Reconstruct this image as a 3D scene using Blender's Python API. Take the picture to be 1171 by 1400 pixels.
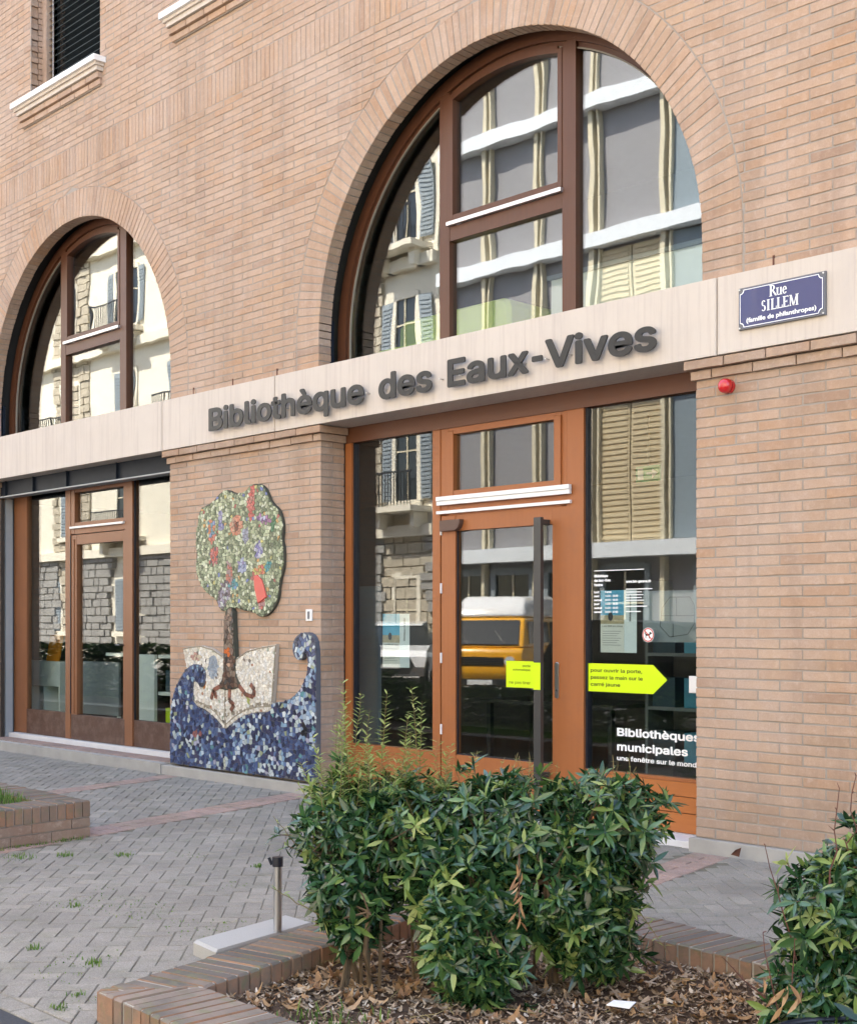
import bpy, math, random
from mathutils import Vector, Matrix, noise as mnoise
R = math.radians
sc = bpy.context.scene
for o in list(bpy.data.objects): bpy.data.objects.remove(o)
COL = sc.collection
random.seed(7)
# ------------------------------------------------------------------ camera, sky, sun, exposure
cam = bpy.data.cameras.new('camera'); co = bpy.data.objects.new('camera', cam); COL.objects.link(co)
CAM = Vector((0, -7.786, 1.60))
co.location = CAM; co.rotation_euler = (R(90), 0, R(46.07))
cam.sensor_fit = 'HORIZONTAL'; cam.sensor_width = 36; cam.lens = 1800/1171*36
cam.shift_y = 152.8/1171; cam.clip_start = .05; cam.clip_end = 600
sc.camera = co
SUN_EL, SUN_AZ = R(58), R(-24)      # the sun stands high behind the library
w = bpy.data.worlds.new('World'); sc.world = w; w.use_nodes = True
nt = w.node_tree; nt.nodes.clear()
sky = nt.nodes.new('ShaderNodeTexSky'); sky.sky_type = 'NISHITA'; sky.sun_disc = False
sky.sun_elevation = SUN_EL; sky.sun_rotation = SUN_AZ; sky.air_density = 1.0; sky.dust_density = 2.0; sky.ozone_density = .6
bg = nt.nodes.new('ShaderNodeBackground'); bg.inputs[1].default_value = .15
ou = nt.nodes.new('ShaderNodeOutputWorld'); nt.links.new(sky.outputs[0], bg.inputs[0]); nt.links.new(bg.outputs[0], ou.inputs[0])
sl = bpy.data.lights.new('sun', 'SUN'); sl.energy = 4.6; sl.angle = R(.6); sl.color = (1, .95, .88)
so = bpy.data.objects.new('sun', sl); COL.objects.link(so); so.location = (0, 0, 30)
sd = Vector((math.sin(SUN_AZ)*math.cos(SUN_EL), math.cos(SUN_AZ)*math.cos(SUN_EL), math.sin(SUN_EL)))
so.rotation_euler = sd.to_track_quat('Z', 'Y').to_euler()
sc.view_settings.view_transform = 'Standard'; sc.view_settings.look = 'None'
sc.view_settings.exposure = 2.66; sc.view_settings.gamma = 1
try:
    sc.view_settings.use_white_balance = True
    sc.view_settings.white_balance_temperature = 6900; sc.view_settings.white_balance_tint = 10
except Exception: pass
sc.render.engine = 'CYCLES'
try:
    sc.cycles.use_denoising = True; sc.cycles.denoiser = 'OPENIMAGEDENOISE'
    sc.cycles.max_bounces = 8; sc.cycles.diffuse_bounces = 4; sc.cycles.glossy_bounces = 4
    sc.cycles.transparent_max_bounces = 12; sc.cycles.transmission_bounces = 4
    sc.cycles.sample_clamp_indirect = 8; sc.cycles.caustics_reflective = False; sc.cycles.caustics_refractive = False
except Exception: pass

# ------------------------------------------------------------------ materials
def lin(r, g, b):
    f = lambda c: (c/255/12.92) if c/255 <= .04045 else ((c/255+.055)/1.055)**2.4
    return (f(r), f(g), f(b), 1)
def c4(c): return tuple(c)+(1,) if len(c) == 3 else c
class NT:
    def __init__(s, name):
        s.m = bpy.data.materials.new(name); s.m.use_nodes = True; s.t = s.m.node_tree; s.t.nodes.clear()
        s.out = s.n('ShaderNodeOutputMaterial')
    def n(s, t, **k):
        x = s.t.nodes.new(t)
        for a, b in k.items(): setattr(x, a, b)
        return x
    def l(s, a, b): s.t.links.new(a, b)
    def math(s, op, a, b=None):
        x = s.n('ShaderNodeMath', operation=op)
        for i, v in enumerate((a, b)):
            if v is None: continue
            if isinstance(v, (int, float)): x.inputs[i].default_value = v
            else: s.l(v, x.inputs[i])
        return x.outputs[0]
    def mix(s, f, a, b, mode='MIX'):
        x = s.n('ShaderNodeMix', data_type='RGBA', blend_type=mode)
        for i, v in ((0, f), (6, a), (7, b)):
            if isinstance(v, (int, float)): x.inputs[i].default_value = v
            elif isinstance(v, (tuple, list)): x.inputs[i].default_value = c4(v)
            else: s.l(v, x.inputs[i])
        return x.outputs[2]
    def ramp(s, f, stops, interp='LINEAR'):
        x = s.n('ShaderNodeValToRGB'); x.color_ramp.interpolation = interp
        e = x.color_ramp.elements
        while len(e) < len(stops): e.new(.5)
        for i, (p, c) in enumerate(stops): e[i].position = p; e[i].color = c4(c)
        s.l(f, x.inputs[0]); return x.outputs[0]
    def noise(s, scale, detail=4, rough=.6, vec=None, dist=0):
        x = s.n('ShaderNodeTexNoise'); x.inputs['Scale'].default_value = scale; x.inputs['Detail'].default_value = detail
        x.inputs['Roughness'].default_value = rough; x.inputs['Distortion'].default_value = dist
        s.l(vec if vec else s.pos(), x.inputs['Vector']); return x.outputs[0]
    def pos(s):
        if not hasattr(s, '_g'): s._g = s.n('ShaderNodeNewGeometry')
        return s._g.outputs['Position']
    def rand(s):
        s.pos(); oi = s.n('ShaderNodeObjectInfo')
        return s.math('FRACT', s.math('ADD', oi.outputs['Random'], s._g.outputs['Random Per Island']))
    def scaled(s, v):
        x = s.n('ShaderNodeVectorMath', operation='MULTIPLY'); s.l(s.pos(), x.inputs[0]); x.inputs[1].default_value = v; return x.outputs[0]
    def bsdf(s, col, rough=.8, spec=.3, metal=0, bump=None, bstr=.3, bdist=.01, coat=0, trans=0):
        p = s.n('ShaderNodeBsdfPrincipled')
        if isinstance(col, (tuple, list)): p.inputs['Base Color'].default_value = c4(col)
        else: s.l(col, p.inputs['Base Color'])
        if isinstance(rough, (int, float)): p.inputs['Roughness'].default_value = rough
        else: s.l(rough, p.inputs['Roughness'])
        p.inputs['Specular IOR Level'].default_value = spec; p.inputs['Metallic'].default_value = metal
        p.inputs['Coat Weight'].default_value = coat
        if bump is not None:
            b = s.n('ShaderNodeBump'); b.inputs['Strength'].default_value = bstr; b.inputs['Distance'].default_value = bdist
            s.l(bump, b.inputs['Height']); s.l(b.outputs[0], p.inputs['Normal'])
        sh = p.outputs[0]
        if trans:
            tr = s.n('ShaderNodeBsdfTranslucent')
            if isinstance(col, (tuple, list)): tr.inputs[0].default_value = c4(col)
            else: s.l(col, tr.inputs[0])
            mx = s.n('ShaderNodeMixShader'); mx.inputs[0].default_value = trans; s.l(sh, mx.inputs[1]); s.l(tr.outputs[0], mx.inputs[2]); sh = mx.outputs[0]
        s.l(sh, s.out.inputs[0]); return s.m
M = {}
def simple(name, col, rough=.7, spec=.3, metal=0, var=.12, nscale=6, bump=0, bscale=60, **k):
    n = NT(name)
    nz = n.noise(nscale, 5)
    c = n.mix(nz, tuple(x*(1-var) for x in col[:3]), tuple(min(1, x*(1+var)) for x in col[:3]))
    M[name] = n.bsdf(c, rough, spec, metal, n.noise(bscale, 3) if bump else None, bump, .004, **k)
    return M[name]
def brick_mat(name, stops, pale=(.50, .40, .34), pamt=.40, dirt=.42, low=True):
    n = NT(name); r = n.rand()
    c = n.ramp(r, stops)
    blotch = n.ramp(n.noise(1.1, 5, .65), [(.42, (0, 0, 0)), (.62, (1, 1, 1))])
    c = n.mix(n.math('MULTIPLY', blotch, pamt), c, pale)                       # efflorescence
    streak = n.ramp(n.noise(1, 6, .7, n.scaled((3.2, 3.2, .35))), [(.5, (0, 0, 0)), (.72, (1, 1, 1))])
    c = n.mix(n.math('MULTIPLY', streak, dirt), c, (.20, .14, .11))
    grain = n.noise(90, 4, .7)
    c = n.mix(n.math('MULTIPLY', n.ramp(grain, [(.35, (1, 1, 1)), (.6, (0, 0, 0))]), .22), c, (.28, .15, .10))
    patch = n.noise(22, 3, .6)
    c = n.mix(n.math('MULTIPLY', n.ramp(patch, [(.5, (0, 0, 0)), (.75, (1, 1, 1))]), .22), c, (.62, .47, .37))
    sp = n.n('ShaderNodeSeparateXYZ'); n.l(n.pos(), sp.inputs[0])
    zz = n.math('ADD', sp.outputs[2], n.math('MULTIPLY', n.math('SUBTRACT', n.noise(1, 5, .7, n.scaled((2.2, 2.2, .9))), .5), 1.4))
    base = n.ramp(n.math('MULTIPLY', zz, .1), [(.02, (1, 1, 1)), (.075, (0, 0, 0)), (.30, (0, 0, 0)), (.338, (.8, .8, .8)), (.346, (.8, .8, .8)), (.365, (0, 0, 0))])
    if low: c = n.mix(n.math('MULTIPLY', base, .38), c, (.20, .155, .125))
    big = n.noise(2.6, 5, .7)
    c = n.mix(n.math('MULTIPLY', n.ramp(big, [(.52, (0, 0, 0)), (.68, (1, 1, 1))]), .30), c, (.50, .335, .21))
    c = n.mix(n.math('MULTIPLY', n.ramp(n.noise(13, 5, .75), [(.55, (0, 0, 0)), (.70, (1, 1, 1))]), .35), c, (.56, .45, .38))
    bmp = n.math('ADD', n.noise(55, 4, .7), n.math('MULTIPLY', n.noise(240, 2), .5))
    M[name] = n.bsdf(c, .9, .2, 0, bmp, .55, .004); return M[name]
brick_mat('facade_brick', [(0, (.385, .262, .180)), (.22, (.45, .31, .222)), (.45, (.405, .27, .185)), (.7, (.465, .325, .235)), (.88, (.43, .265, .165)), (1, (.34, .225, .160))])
brick_mat('kerb_brick', [(0, (.27, .15, .10)), (.3, (.32, .19, .13)), (.6, (.24, .16, .12)), (.85, (.34, .19, .12)), (1, (.20, .145, .115))], pale=(.33, .30, .24), pamt=.5, dirt=.6)
def topbrick():
    n = NT('weathered_brick'); r = n.rand(); g = n._g
    c = n.ramp(r, [(0, (.11, .098, .082)), (.4, (.15, .13, .11)), (.75, (.18, .142, .115)), (1, (.095, .088, .08))])
    nz = n.ramp(n.noise(5, 5, .7), [(.42, (0, 0, 0)), (.65, (1, 1, 1))])
    side = n.ramp(r, [(0, (.29, .16, .10)), (.4, (.34, .20, .13)), (.75, (.24, .165, .125)), (1, (.32, .16, .09))])
    sp = n.n('ShaderNodeSeparateXYZ'); n.l(g.outputs['Normal'], sp.inputs[0])
    up = n.ramp(sp.outputs[2], [(.45, (0, 0, 0)), (.75, (1, 1, 1))])   # moss and weather settle on the upper faces
    c = n.mix(up, n.mix(n.math('MULTIPLY', nz, .7), side, (.16, .14, .11)), n.mix(n.math('MULTIPLY', n.ramp(n.noise(1.3, 4, .6), [(.5, (0, 0, 0)), (.62, (1, 1, 1))]), .6), c, (.28, .215, .17)))
    c = n.mix(n.math('MULTIPLY', n.ramp(n.noise(11, 4, .7), [(.52, (0, 0, 0)), (.66, (1, 1, 1))]), .45), c, (.15, .17, .08))
    M['weathered_brick'] = n.bsdf(c, .92, .2, 0, n.noise(60, 4, .7), .7, .006)
topbrick()
def mortar(name, a, b):
    n = NT(name); c = n.mix(n.noise(3, 5, .7), a, b); c = n.mix(n.math('MULTIPLY', n.noise(120, 3), .4), c, tuple(x*.7 for x in a))
    M[name] = n.bsdf(c, .95, .1, 0, n.noise(150, 3), .5, .004)
mortar('mortar', (.29, .25, .215), (.42, .37, .32)); mortar('pale_mortar', (.30, .28, .24), (.48, .45, .40)); mortar('sand_joint', (.13, .125, .095), (.22, .20, .155))
def far_brick():
    n = NT('coursed_brick'); b = n.n('ShaderNodeTexBrick'); mp = n.n('ShaderNodeCombineXYZ'); sp = n.n('ShaderNodeSeparateXYZ')
    n.l(n.pos(), sp.inputs[0]); n.l(n.math('ADD', sp.outputs[0], sp.outputs[1]), mp.inputs[0]); n.l(sp.outputs[2], mp.inputs[1]); n.l(mp.outputs[0], b.inputs[0])
    b.inputs['Scale'].default_value = 1; b.inputs['Brick Width'].default_value = .33; b.inputs['Row Height'].default_value = .07; b.inputs['Mortar Size'].default_value = .005
    b.inputs['Color1'].default_value = (.44, .27, .185, 1); b.inputs['Color2'].default_value = (.40, .235, .16, 1); b.inputs['Mortar'].default_value = (.38, .32, .28, 1)
    M['coursed_brick'] = n.bsdf(b.outputs[0], .9, .2, 0, b.outputs[1], -.3, .01)
far_brick()
def stone_band():
    n = NT('band_stone'); c = n.mix(n.noise(2.2, 6, .7), (.53, .46, .395), (.61, .54, .475))
    streak = n.ramp(n.noise(1, 5, .7, n.scaled((26, 26, .9))), [(.50, (0, 0, 0)), (.68, (1, 1, 1))])
    c = n.mix(n.math('MULTIPLY', streak, .42), c, (.40, .33, .29)); c = n.mix(n.math('MULTIPLY', n.ramp(n.noise(1, 6, .75, n.scaled((2.5, 2.5, .5))), [(.5, (0, 0, 0)), (.7, (1, 1, 1))]), .35), c, (.44, .38, .35))
    sp = n.ramp(n.noise(130, 2, .5), [(.70, (0, 0, 0)), (.76, (1, 1, 1))]); c = n.mix(n.math('MULTIPLY', sp, .5), c, (.22, .18, .16))
    M['band_stone'] = n.bsdf(c, .75, .3, 0, n.noise(120, 3), .15, .003)
stone_band()
def wood(name, a, b, rough=.42, scale=(30, 30, 1.5), dirt=0, horiz=False):
    n = NT(name); v = n.scaled((1.5, 30, 30) if horiz else scale)
    c = n.mix(n.noise(1, 5, .65, v), a, b)
    c = n.mix(n.math('MULTIPLY', n.noise(1.7, 4), .35), c, tuple(x*.7 for x in a))
    c = n.mix(n.math('MULTIPLY', n.ramp(n.noise(4.5, 7, .8), [(.52, (0, 0, 0)), (.70, (1, 1, 1))]), .30), c, tuple(x*.55+.03 for x in a))
    if dirt: c = n.mix(n.math('MULTIPLY', n.ramp(n.noise(7, 6, .75), [(.45, (0, 0, 0)), (.7, (1, 1, 1))]), dirt), c, (.16, .10, .075))
    M[name] = n.bsdf(c, rough, .4, 0, n.noise(1, 4, .6, v), .12, .003)
wood('door_wood', (.30, .098, .030), (.38, .135, .045)); wood('door_board', (.36, .12, .032), (.50, .175, .05), horiz=True)
wood('arch_wood', (.085, .031, .015), (.135, .053, .026)); wood('leaf_wood', (.19, .075, .032), (.27, .110, .048))
wood('kick_wood', (.060, .026, .016), (.105, .047, .028), .6, dirt=.7, horiz=True); wood('head_wood', (.12, .045, .022), (.17, .065, .03), horiz=True)
simple('concrete', (.36, .34, .31), .9, .2, bump=.4, var=.25, nscale=4); simple('threshold_stone', (.62, .61, .61), .6, .4, var=.12)
simple('white_paint', (.78, .76, .74), .5, .4, var=.06); simple('white_metal', (.74, .74, .74), .35, .5, var=.05); simple('silver', (.62, .62, .64), .3, .5, .8, var=.05)
simple('dark_letter', (.022, .020, .018), .45, .4, var=.08); simple('black_metal', (.035, .036, .038), .4, .5, var=.1); simple('bar_grey', (.055, .054, .052), .38, .5, .3)
simple('beam_blue', (.012, .017, .028), .6, .25, var=.3, nscale=8); simple('beam_edge', (.30, .32, .34), .5, .4); simple('void_dark', (.055, .047, .042), .9, .1); simple('blind_slat', (.055, .085, .10), .45, .5)
simple('steel', (.60, .60, .60), .28, .5, 1.0, var=.05, nscale=30); simple('closer_brown', (.10, .055, .04), .45, .4); simple('granite', (.37, .36, .335), .8, .3, bump=.3, var=.3, nscale=260, bscale=200)
simple('print_yellow', (.58, .80, .01), .45, .3, var=.02); simple('print_text', (.10, .13, .02), .5, .2); simple('white_film', (.85, .86, .86), .5, .3, var=.02); simple('black_print', (.03, .03, .03), .5); simple('red_print', (.55, .05, .04), .5)
simple('siren_red', (.50, .012, .015), .18, .5, coat=.6); simple('sign_grey', (.14, .14, .15), .5, .4); simple('paper', (.62, .62, .56), .6); simple('paper_pale', (.62, .68, .68), .6); simple('sky_print', (.10, .38, .55), .6, var=.3); simple('field_print', (.40, .33, .20), .6, var=.4, nscale=30)
simple('shelf_white', (.80, .84, .78), .55, .3); simple('dark_book', (.05, .09, .12), .6); simple('orange_print', (.70, .25, .02), .5); simple('sofa_green', (.50, .62, .16), .9, .1); simple('interior_wall', (.13, .125, .12), .9, .1); simple('interior_floor', (.07, .065, .06), .6); simple('partition_grey', (.22, .25, .26), .6); simple('exit_green', (.02, .38, .16), .4)
simple('asphalt', (.055, .056, .060), .92, .2, bump=.7, var=.35, nscale=90, bscale=160); simple('soil', (.075, .05, .035), .95, .1, bump=.8, var=.5, nscale=14)
simple('bark', (.13, .09, .055), .9, .1, var=.4, nscale=20, bump=.5); simple('twig', (.22, .17, .08), .8, .1, var=.3); simple('dead_twig', (.13, .06, .045), .8, .1)
simple('grout_green', (.065, .065, .05), .9); simple('grout_blue', (.11, .115, .14), .9); simple('grout_line', (.26, .22, .16), .8); simple('grout_pale', (.42, .37, .31), .9); simple('pvc_black', (.015, .017, .025), .35, .5)
def enamel():
    n = NT('enamel_blue'); sp = n.n('ShaderNodeSeparateXYZ'); n.l(n.pos(), sp.inputs[0])
    c = n.mix(n.noise(4, 4), (.022, .030, .135), (.045, .045, .13)); M['enamel_blue'] = n.bsdf(c, .22, .5, 0, coat=.3)
enamel()
def paver(name, st, dirt=(.13, .14, .08)):
    n = NT(name); c = n.ramp(n.rand(), st)
    c = n.mix(n.math('MULTIPLY', n.ramp(n.noise(150, 3, .7), [(.50, (0, 0, 0)), (.60, (1, 1, 1))]), .50), c, (.42, .395, .37))
    c = n.mix(n.math('MULTIPLY', n.ramp(n.noise(110, 3, .7), [(.54, (0, 0, 0)), (.64, (1, 1, 1))]), .50), c, (.10, .093, .088))
    c = n.mix(n.math('MULTIPLY', n.ramp(n.noise(1.3, 7, .75), [(.45, (0, 0, 0)), (.62, (1, 1, 1))]), .45), c, (.145, .13, .11))
    c = n.mix(n.math('MULTIPLY', n.ramp(n.noise(3.3, 5, .7), [(.5, (0, 0, 0)), (.7, (1, 1, 1))]), .35), c, dirt)
    M[name] = n.bsdf(c, .88, .25, 0, n.noise(200, 3, .7), .6, .003)
paver('paver_grey', [(0, (.225, .205, .168)), (.4, (.270, .245, .202)), (.8, (.245, .222, .184)), (1, (.325, .292, .238))])
paver('paver_red', [(0, (.34, .215, .165)), (.5, (.38, .25, .20)), (1, (.30, .20, .165))])
def leafmat(name, st, rough=.38, trans=.22, spec=.5):
    n = NT(name); c = n.ramp(n.rand(), st); M[name] = n.bsdf(c, rough, spec, trans=trans)
leafmat('hedge_leaf', [(0, (.010, .036, .014)), (.35, (.022, .068, .025)), (.65, (.042, .108, .034)), (.87, (.085, .17, .045)), (1, (.21, .28, .07))], .27, .18, .65)
leafmat('young_leaf', [(0, (.20, .30, .07)), (.5, (.32, .41, .12)), (1, (.46, .50, .20))], .5, .4, .3)
leafmat('dry_leaf', [(0, (.30, .17, .08)), (.4, (.42, .26, .13)), (.8, (.24, .13, .07)), (1, (.50, .34, .20))], .7, .15, .2)
leafmat('wood_chip', [(0, (.10, .06, .035)), (.3, (.26, .19, .125)), (.55, (.42, .33, .24)), (.8, (.17, .11, .07)), (1, (.60, .52, .42))], .9, 0, .1)
leafmat('grass_blade', [(0, (.06, .14, .025)), (.5, (.12, .22, .045)), (1, (.20, .27, .07))], .6, .3, .2)
leafmat('far_leaf', [(0, (.02, .05, .02)), (.5, (.045, .10, .03)), (1, (.08, .15, .04))], .5, .2)
def tinted(name, rough=.2, spec=.5, bump=.2):
    n = NT(name); a = n.n('ShaderNodeAttribute'); a.attribute_name = 'tint'; n.pos()
    c = n.mix(n.math('MULTIPLY', n.noise(70, 3), .3), a.outputs[0], (.12, .12, .12)); M[name] = n.bsdf(c, rough, spec, 0, n.noise(60, 2), bump, .004)
tinted('tessera_glaze')
def glass(name='window_glass', ior=1.85, tint=(.90, .94, .93), wav=.0):
    n = NT(name); t = n.n('ShaderNodeBsdfTransparent'); t.inputs[0].default_value = c4(tint)
    g = n.n('ShaderNodeBsdfGlossy'); g.inputs['Roughness'].default_value = .0; f = n.n('ShaderNodeFresnel'); n.pos()
    ii = n.math('ADD', n.math('MULTIPLY', n._g.outputs['Backfacing'], 1/ior-ior), ior); n.l(ii, f.inputs[0])
    if wav:
        b = n.n('ShaderNodeBump'); b.inputs['Strength'].default_value = 1; b.inputs['Distance'].default_value = wav
        n.l(n.noise(1.6, 1, .4, n.scaled((1.3, 1, .8))), b.inputs['Height']); n.l(b.outputs[0], g.inputs['Normal'])
    mx = n.n('ShaderNodeMixShader'); n.l(f.outputs[0], mx.inputs[0]); n.l(t.outputs[0], mx.inputs[1]); n.l(g.outputs[0], mx.inputs[2]); n.l(mx.outputs[0], n.out.inputs[0])
    M[name] = n.m
glass('window_glass', 1.78, wav=.0003); glass('arch_glass', 2.15, wav=.0011)
# things across the street
simple('villa_cream', (.74, .69, .58), .85, .2, bump=.2, var=.1, nscale=2); simple('villa_stone', (.44, .39, .31), .95, .1, bump=1, var=.45, nscale=5, bscale=9); simple('base_stone', (.30, .29, .275), .9, .1, var=.4, nscale=4, bump=.6, bscale=9); simple('shutter_blue', (.27, .31, .34), .6); simple('shutter_cream', (.60, .50, .33), .6)
simple('panel_grey', (.26, .255, .27), .5, .4, var=.08); simple('cream_post', (.62, .56, .42), .6); simple('slab_white', (.70, .74, .78), .5); simple('slate_blue', (.22, .27, .31), .6, var=.35, nscale=25); simple('dark_glass', (.02, .025, .03), .08, .6); simple('iron', (.03, .03, .035), .5)
simple('van_yellow', (.75, .36, .02), .3, .5, coat=.5, var=.03); simple('car_white', (.75, .76, .78), .25, .5, coat=.6, var=.02); simple('tyre', (.02, .02, .02), .8); simple('roof_slate', (.12, .12, .13), .7); simple('lamp_glass', (.7, .72, .75), .1, .6); simple('sidewalk', (.26, .25, .24), .9, .2, bump=.4)

# ------------------------------------------------------------------ mesh helpers
class MB:
    def __init__(s): s.v = []; s.f = []; s.c = []
    def add(s, vs, fs, col=None):
        b = len(s.v); s.v += [tuple(x) for x in vs]; s.f += [tuple(i+b for i in f) for f in fs]; s.c += [col]*len(fs); return s
    def box(s, x0, x1, y0, y1, z0, z1, ch=0, col=None):
        if ch:
            # soft-edged front (towards -y) box
            return s.prism([(x0, z0), (x1, z0), (x1, z1), (x0, z1)], y0, y1-y0, ch, col)
        v = [(x0, y0, z0), (x1, y0, z0), (x1, y1, z0), (x0, y1, z0), (x0, y0, z1), (x1, y0, z1), (x1, y1, z1), (x0, y1, z1)]
        return s.add(v, [(0, 3, 2, 1), (4, 5, 6, 7), (0, 1, 5, 4), (1, 2, 6, 5), (2, 3, 7, 6), (3, 0, 4, 7)], col)
    def prism(s, poly, y, depth, ch=0, col=None, back=False, tf=None, lift=0):
        """poly in (x,z) counter-clockwise seen from -y; front face at y, going back to y+depth"""
        n = len(poly)
        A = sum(poly[i][0]*poly[(i+1) % n][1]-poly[(i+1) % n][0]*poly[i][1] for i in range(n))
        if A < 0: poly = poly[::-1]
        vs = []; fs = []
        if ch:
            cx = sum(p[0] for p in poly)/n; cz = sum(p[1] for p in poly)/n
            for x, z in poly:
                d = math.hypot(x-cx, z-cz) or 1; k = max(0, 1-ch*1.41/d); vs.append((cx+(x-cx)*k, y-0, cz+(z-cz)*k))
            vs += [(x, y+ch, z) for x, z in poly]
            fs.append(tuple(range(n)))
            fs += [(i, n+i, n+(i+1) % n, (i+1) % n) for i in range(n)]
            o = n
        else:
            vs += [(x, y, z) for x, z in poly]; fs.append(tuple(range(n))); o = 0
        vs += [(x, y+depth, z) for x, z in poly]
        fs += [(o+i, o+n+i, o+n+(i+1) % n, o+(i+1) % n) for i in range(n)]
        if back: fs.append(tuple(range(o+2*n-1, o+n-1, -1)))
        if tf: vs = [tf(*v) for v in vs]
        return s.add(vs, fs, col)
    def hprism(s, poly, z, depth, ch=0, col=None):
        """horizontal piece: poly in (x,y), top at z"""
        return s.prism([(x, y) for x, y in poly], -z, depth, ch, col, tf=lambda a, b, c: (a, c, -b))
    def tube(s, pts, rad, n=6, col=None, cap=True):
        pts = [Vector(p) for p in pts]; rads = rad if isinstance(rad, (list, tuple)) else [rad]*len(pts)
        vs = []; up = Vector((0, 0, 1))
        for i, p in enumerate(pts):
            d = (pts[min(i+1, len(pts)-1)]-pts[max(i-1, 0)]).normalized()
            a = d.cross(up if abs(d.z) < .95 else Vector((1, 0, 0))).normalized(); b = d.cross(a)
            for k in range(n):
                t = 2*math.pi*k/n; vs.append(p+(a*math.cos(t)+b*math.sin(t))*rads[i])
        fs = [(i*n+k, i*n+(k+1) % n, (i+1)*n+(k+1) % n, (i+1)*n+k) for i in range(len(pts)-1) for k in range(n)]
        if cap: fs += [tuple(range(n))[::-1], tuple(range((len(pts)-1)*n, len(pts)*n))]
        return s.add(vs, fs, col)
    def mesh(s, name, mat, smooth=False):
        me = bpy.data.meshes.new(name); me.from_pydata(s.v, [], s.f); me.update()
        if mat: me.materials.append(M[mat] if isinstance(mat, str) else mat)
        if any(c is not None for c in s.c):
            at = me.color_attributes.new('tint', 'FLOAT_COLOR', 'CORNER'); data = []
            for p, c in zip(me.polygons, s.c):
                data += list(c4(c or (.5, .5, .5)))*p.loop_total
            at.data.foreach_set('color', data)
        if smooth: me.polygons.foreach_set('use_smooth', [True]*len(me.polygons))
        return me
    def obj(s, name, mat, parent=None, smooth=False):
        return put(name, s.mesh(name, mat, smooth), parent)
def put(name, me, parent=None, loc=None):
    o = bpy.data.objects.new(name, me); COL.objects.link(o)
    if loc is not None: o.location = loc
    if parent is not None:
        o.parent = parent
        pw = parent.location.copy()
        q = parent.parent
        while q: pw += q.location; q = q.parent
        if parent.get('rotz'): pass
        o.location = Vector(o.location)-pw
    return o
def thing(name, label, cat, loc=(0, 0, 0), group=None):
    o = bpy.data.objects.new(name, None); COL.objects.link(o); o.location = loc; o.empty_display_size = .1
    o['label'] = label; o['category'] = cat
    if group: o['group'] = group
    return o
def tag(o, label, cat, group=None):
    o['label'] = label; o['category'] = cat
    if group: o['group'] = group
    return o
def struct(o): o['kind'] = 'structure'; return o
def stuff(o): o['kind'] = 'stuff'; return o
def clip(poly, a, b, c):
    """keep a*x+b*y<=c"""
    out = []; n = len(poly)
    for i in range(n):
        p, q = poly[i], poly[(i+1) % n]; dp, dq = a*p[0]+b*p[1]-c, a*q[0]+b*q[1]-c
        if dp <= 0: out.append(p)
        if (dp < 0) != (dq < 0) and dp != dq:
            t = dp/(dp-dq); out.append((p[0]+(q[0]-p[0])*t, p[1]+(q[1]-p[1])*t))
    return out
def area(poly): return abs(sum(poly[i][0]*poly[(i+1) % len(poly)][1]-poly[(i+1) % len(poly)][0]*poly[i][1] for i in range(len(poly))))/2
def inside(p, poly):
    x, y = p; r = False; n = len(poly)
    for i in range(n):
        (x1, y1), (x2, y2) = poly[i], poly[(i+1) % n]
        if (y1 > y) != (y2 > y) and x < (x2-x1)*(y-y1)/(y2-y1)+x1: r = not r
    return r
FW = Vector((-math.sin(R(46.07)), math.cos(R(46.07)), 0)); RT = Vector((math.cos(R(46.07)), math.sin(R(46.07)), 0))
def seen_size(p):
    """how large a piece at p shows, 0 when out of frame"""
    d = Vector(p)-CAM; z = d.dot(FW)
    if z < .3: return 0
    px = 585.5+1800*d.dot(RT)/z; py = 852.8-1800*d.z/z
    return 1/z if -5 < px < 1176 and -5 < py < 1405 else 0
def fontget():
    import os
    try:
        p = os.path.join(bpy.utils.resource_path('LOCAL'), 'datafiles', 'fonts', 'Inter.woff2')
        if os.path.exists(p): return bpy.data.fonts.load(p)
    except Exception: pass
    return None
FONT = fontget()
def text_me(s, size, offset=0, extrude=.001, font='inter', spacing=1.0, align='LEFT', bold=0):
    cu = bpy.data.curves.new('lettering', 'FONT'); cu.body = s; cu.size = size; cu.offset = offset; cu.extrude = extrude; cu.resolution_u = 3
    cu.space_character = spacing; cu.align_x = align
    if font == 'inter' and FONT: cu.font = FONT
    o = bpy.data.objects.new('lettering', cu); COL.objects.link(o)
    dg = bpy.context.evaluated_depsgraph_get(); me = bpy.data.meshes.new_from_object(o.evaluated_get(dg))
    bpy.data.objects.remove(o); me.materials.clear()
    if bold:
        # thicken the strokes: the same glyphs stepped round a small circle, each a hair deeper than the last
        V = [v.co.copy() for v in me.vertices]; F = [tuple(p.vertices) for p in me.polygons]; vs = []; fs = []; nd = 12 if bold > .006 else 6
        for k in range(nd+1):
            r = bold if k < nd else 0; a = 2*math.pi*k/nd; b = len(vs); dz = -.00012*k if bold > .006 else -.00004*k
            vs += [(v.x+r*math.cos(a), v.y+r*math.sin(a), v.z+dz) for v in V]; fs += [tuple(i+b for i in f) for f in F]
        me = bpy.data.meshes.new('lettering'); me.from_pydata(vs, [], fs)
    return me
def text_obj(name, s, x, y, z, size, mat, parent=None, width=None, **k):
    """upright text on a wall facing -y; x,z = left end of the baseline; width squeezes it to a measured width"""
    me = text_me(s, size, **k)
    xs = [v.co.x for v in me.vertices]; x0, x1 = min(xs), max(xs); kx = (width/(x1-x0)) if width else 1
    for v in me.vertices: v.co = Vector(((v.co.x-x0)*kx, -v.co.z, v.co.y))
    me.name = name; me.materials.append(M[mat]); return put(name, me, parent, (x, y, z))

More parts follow.
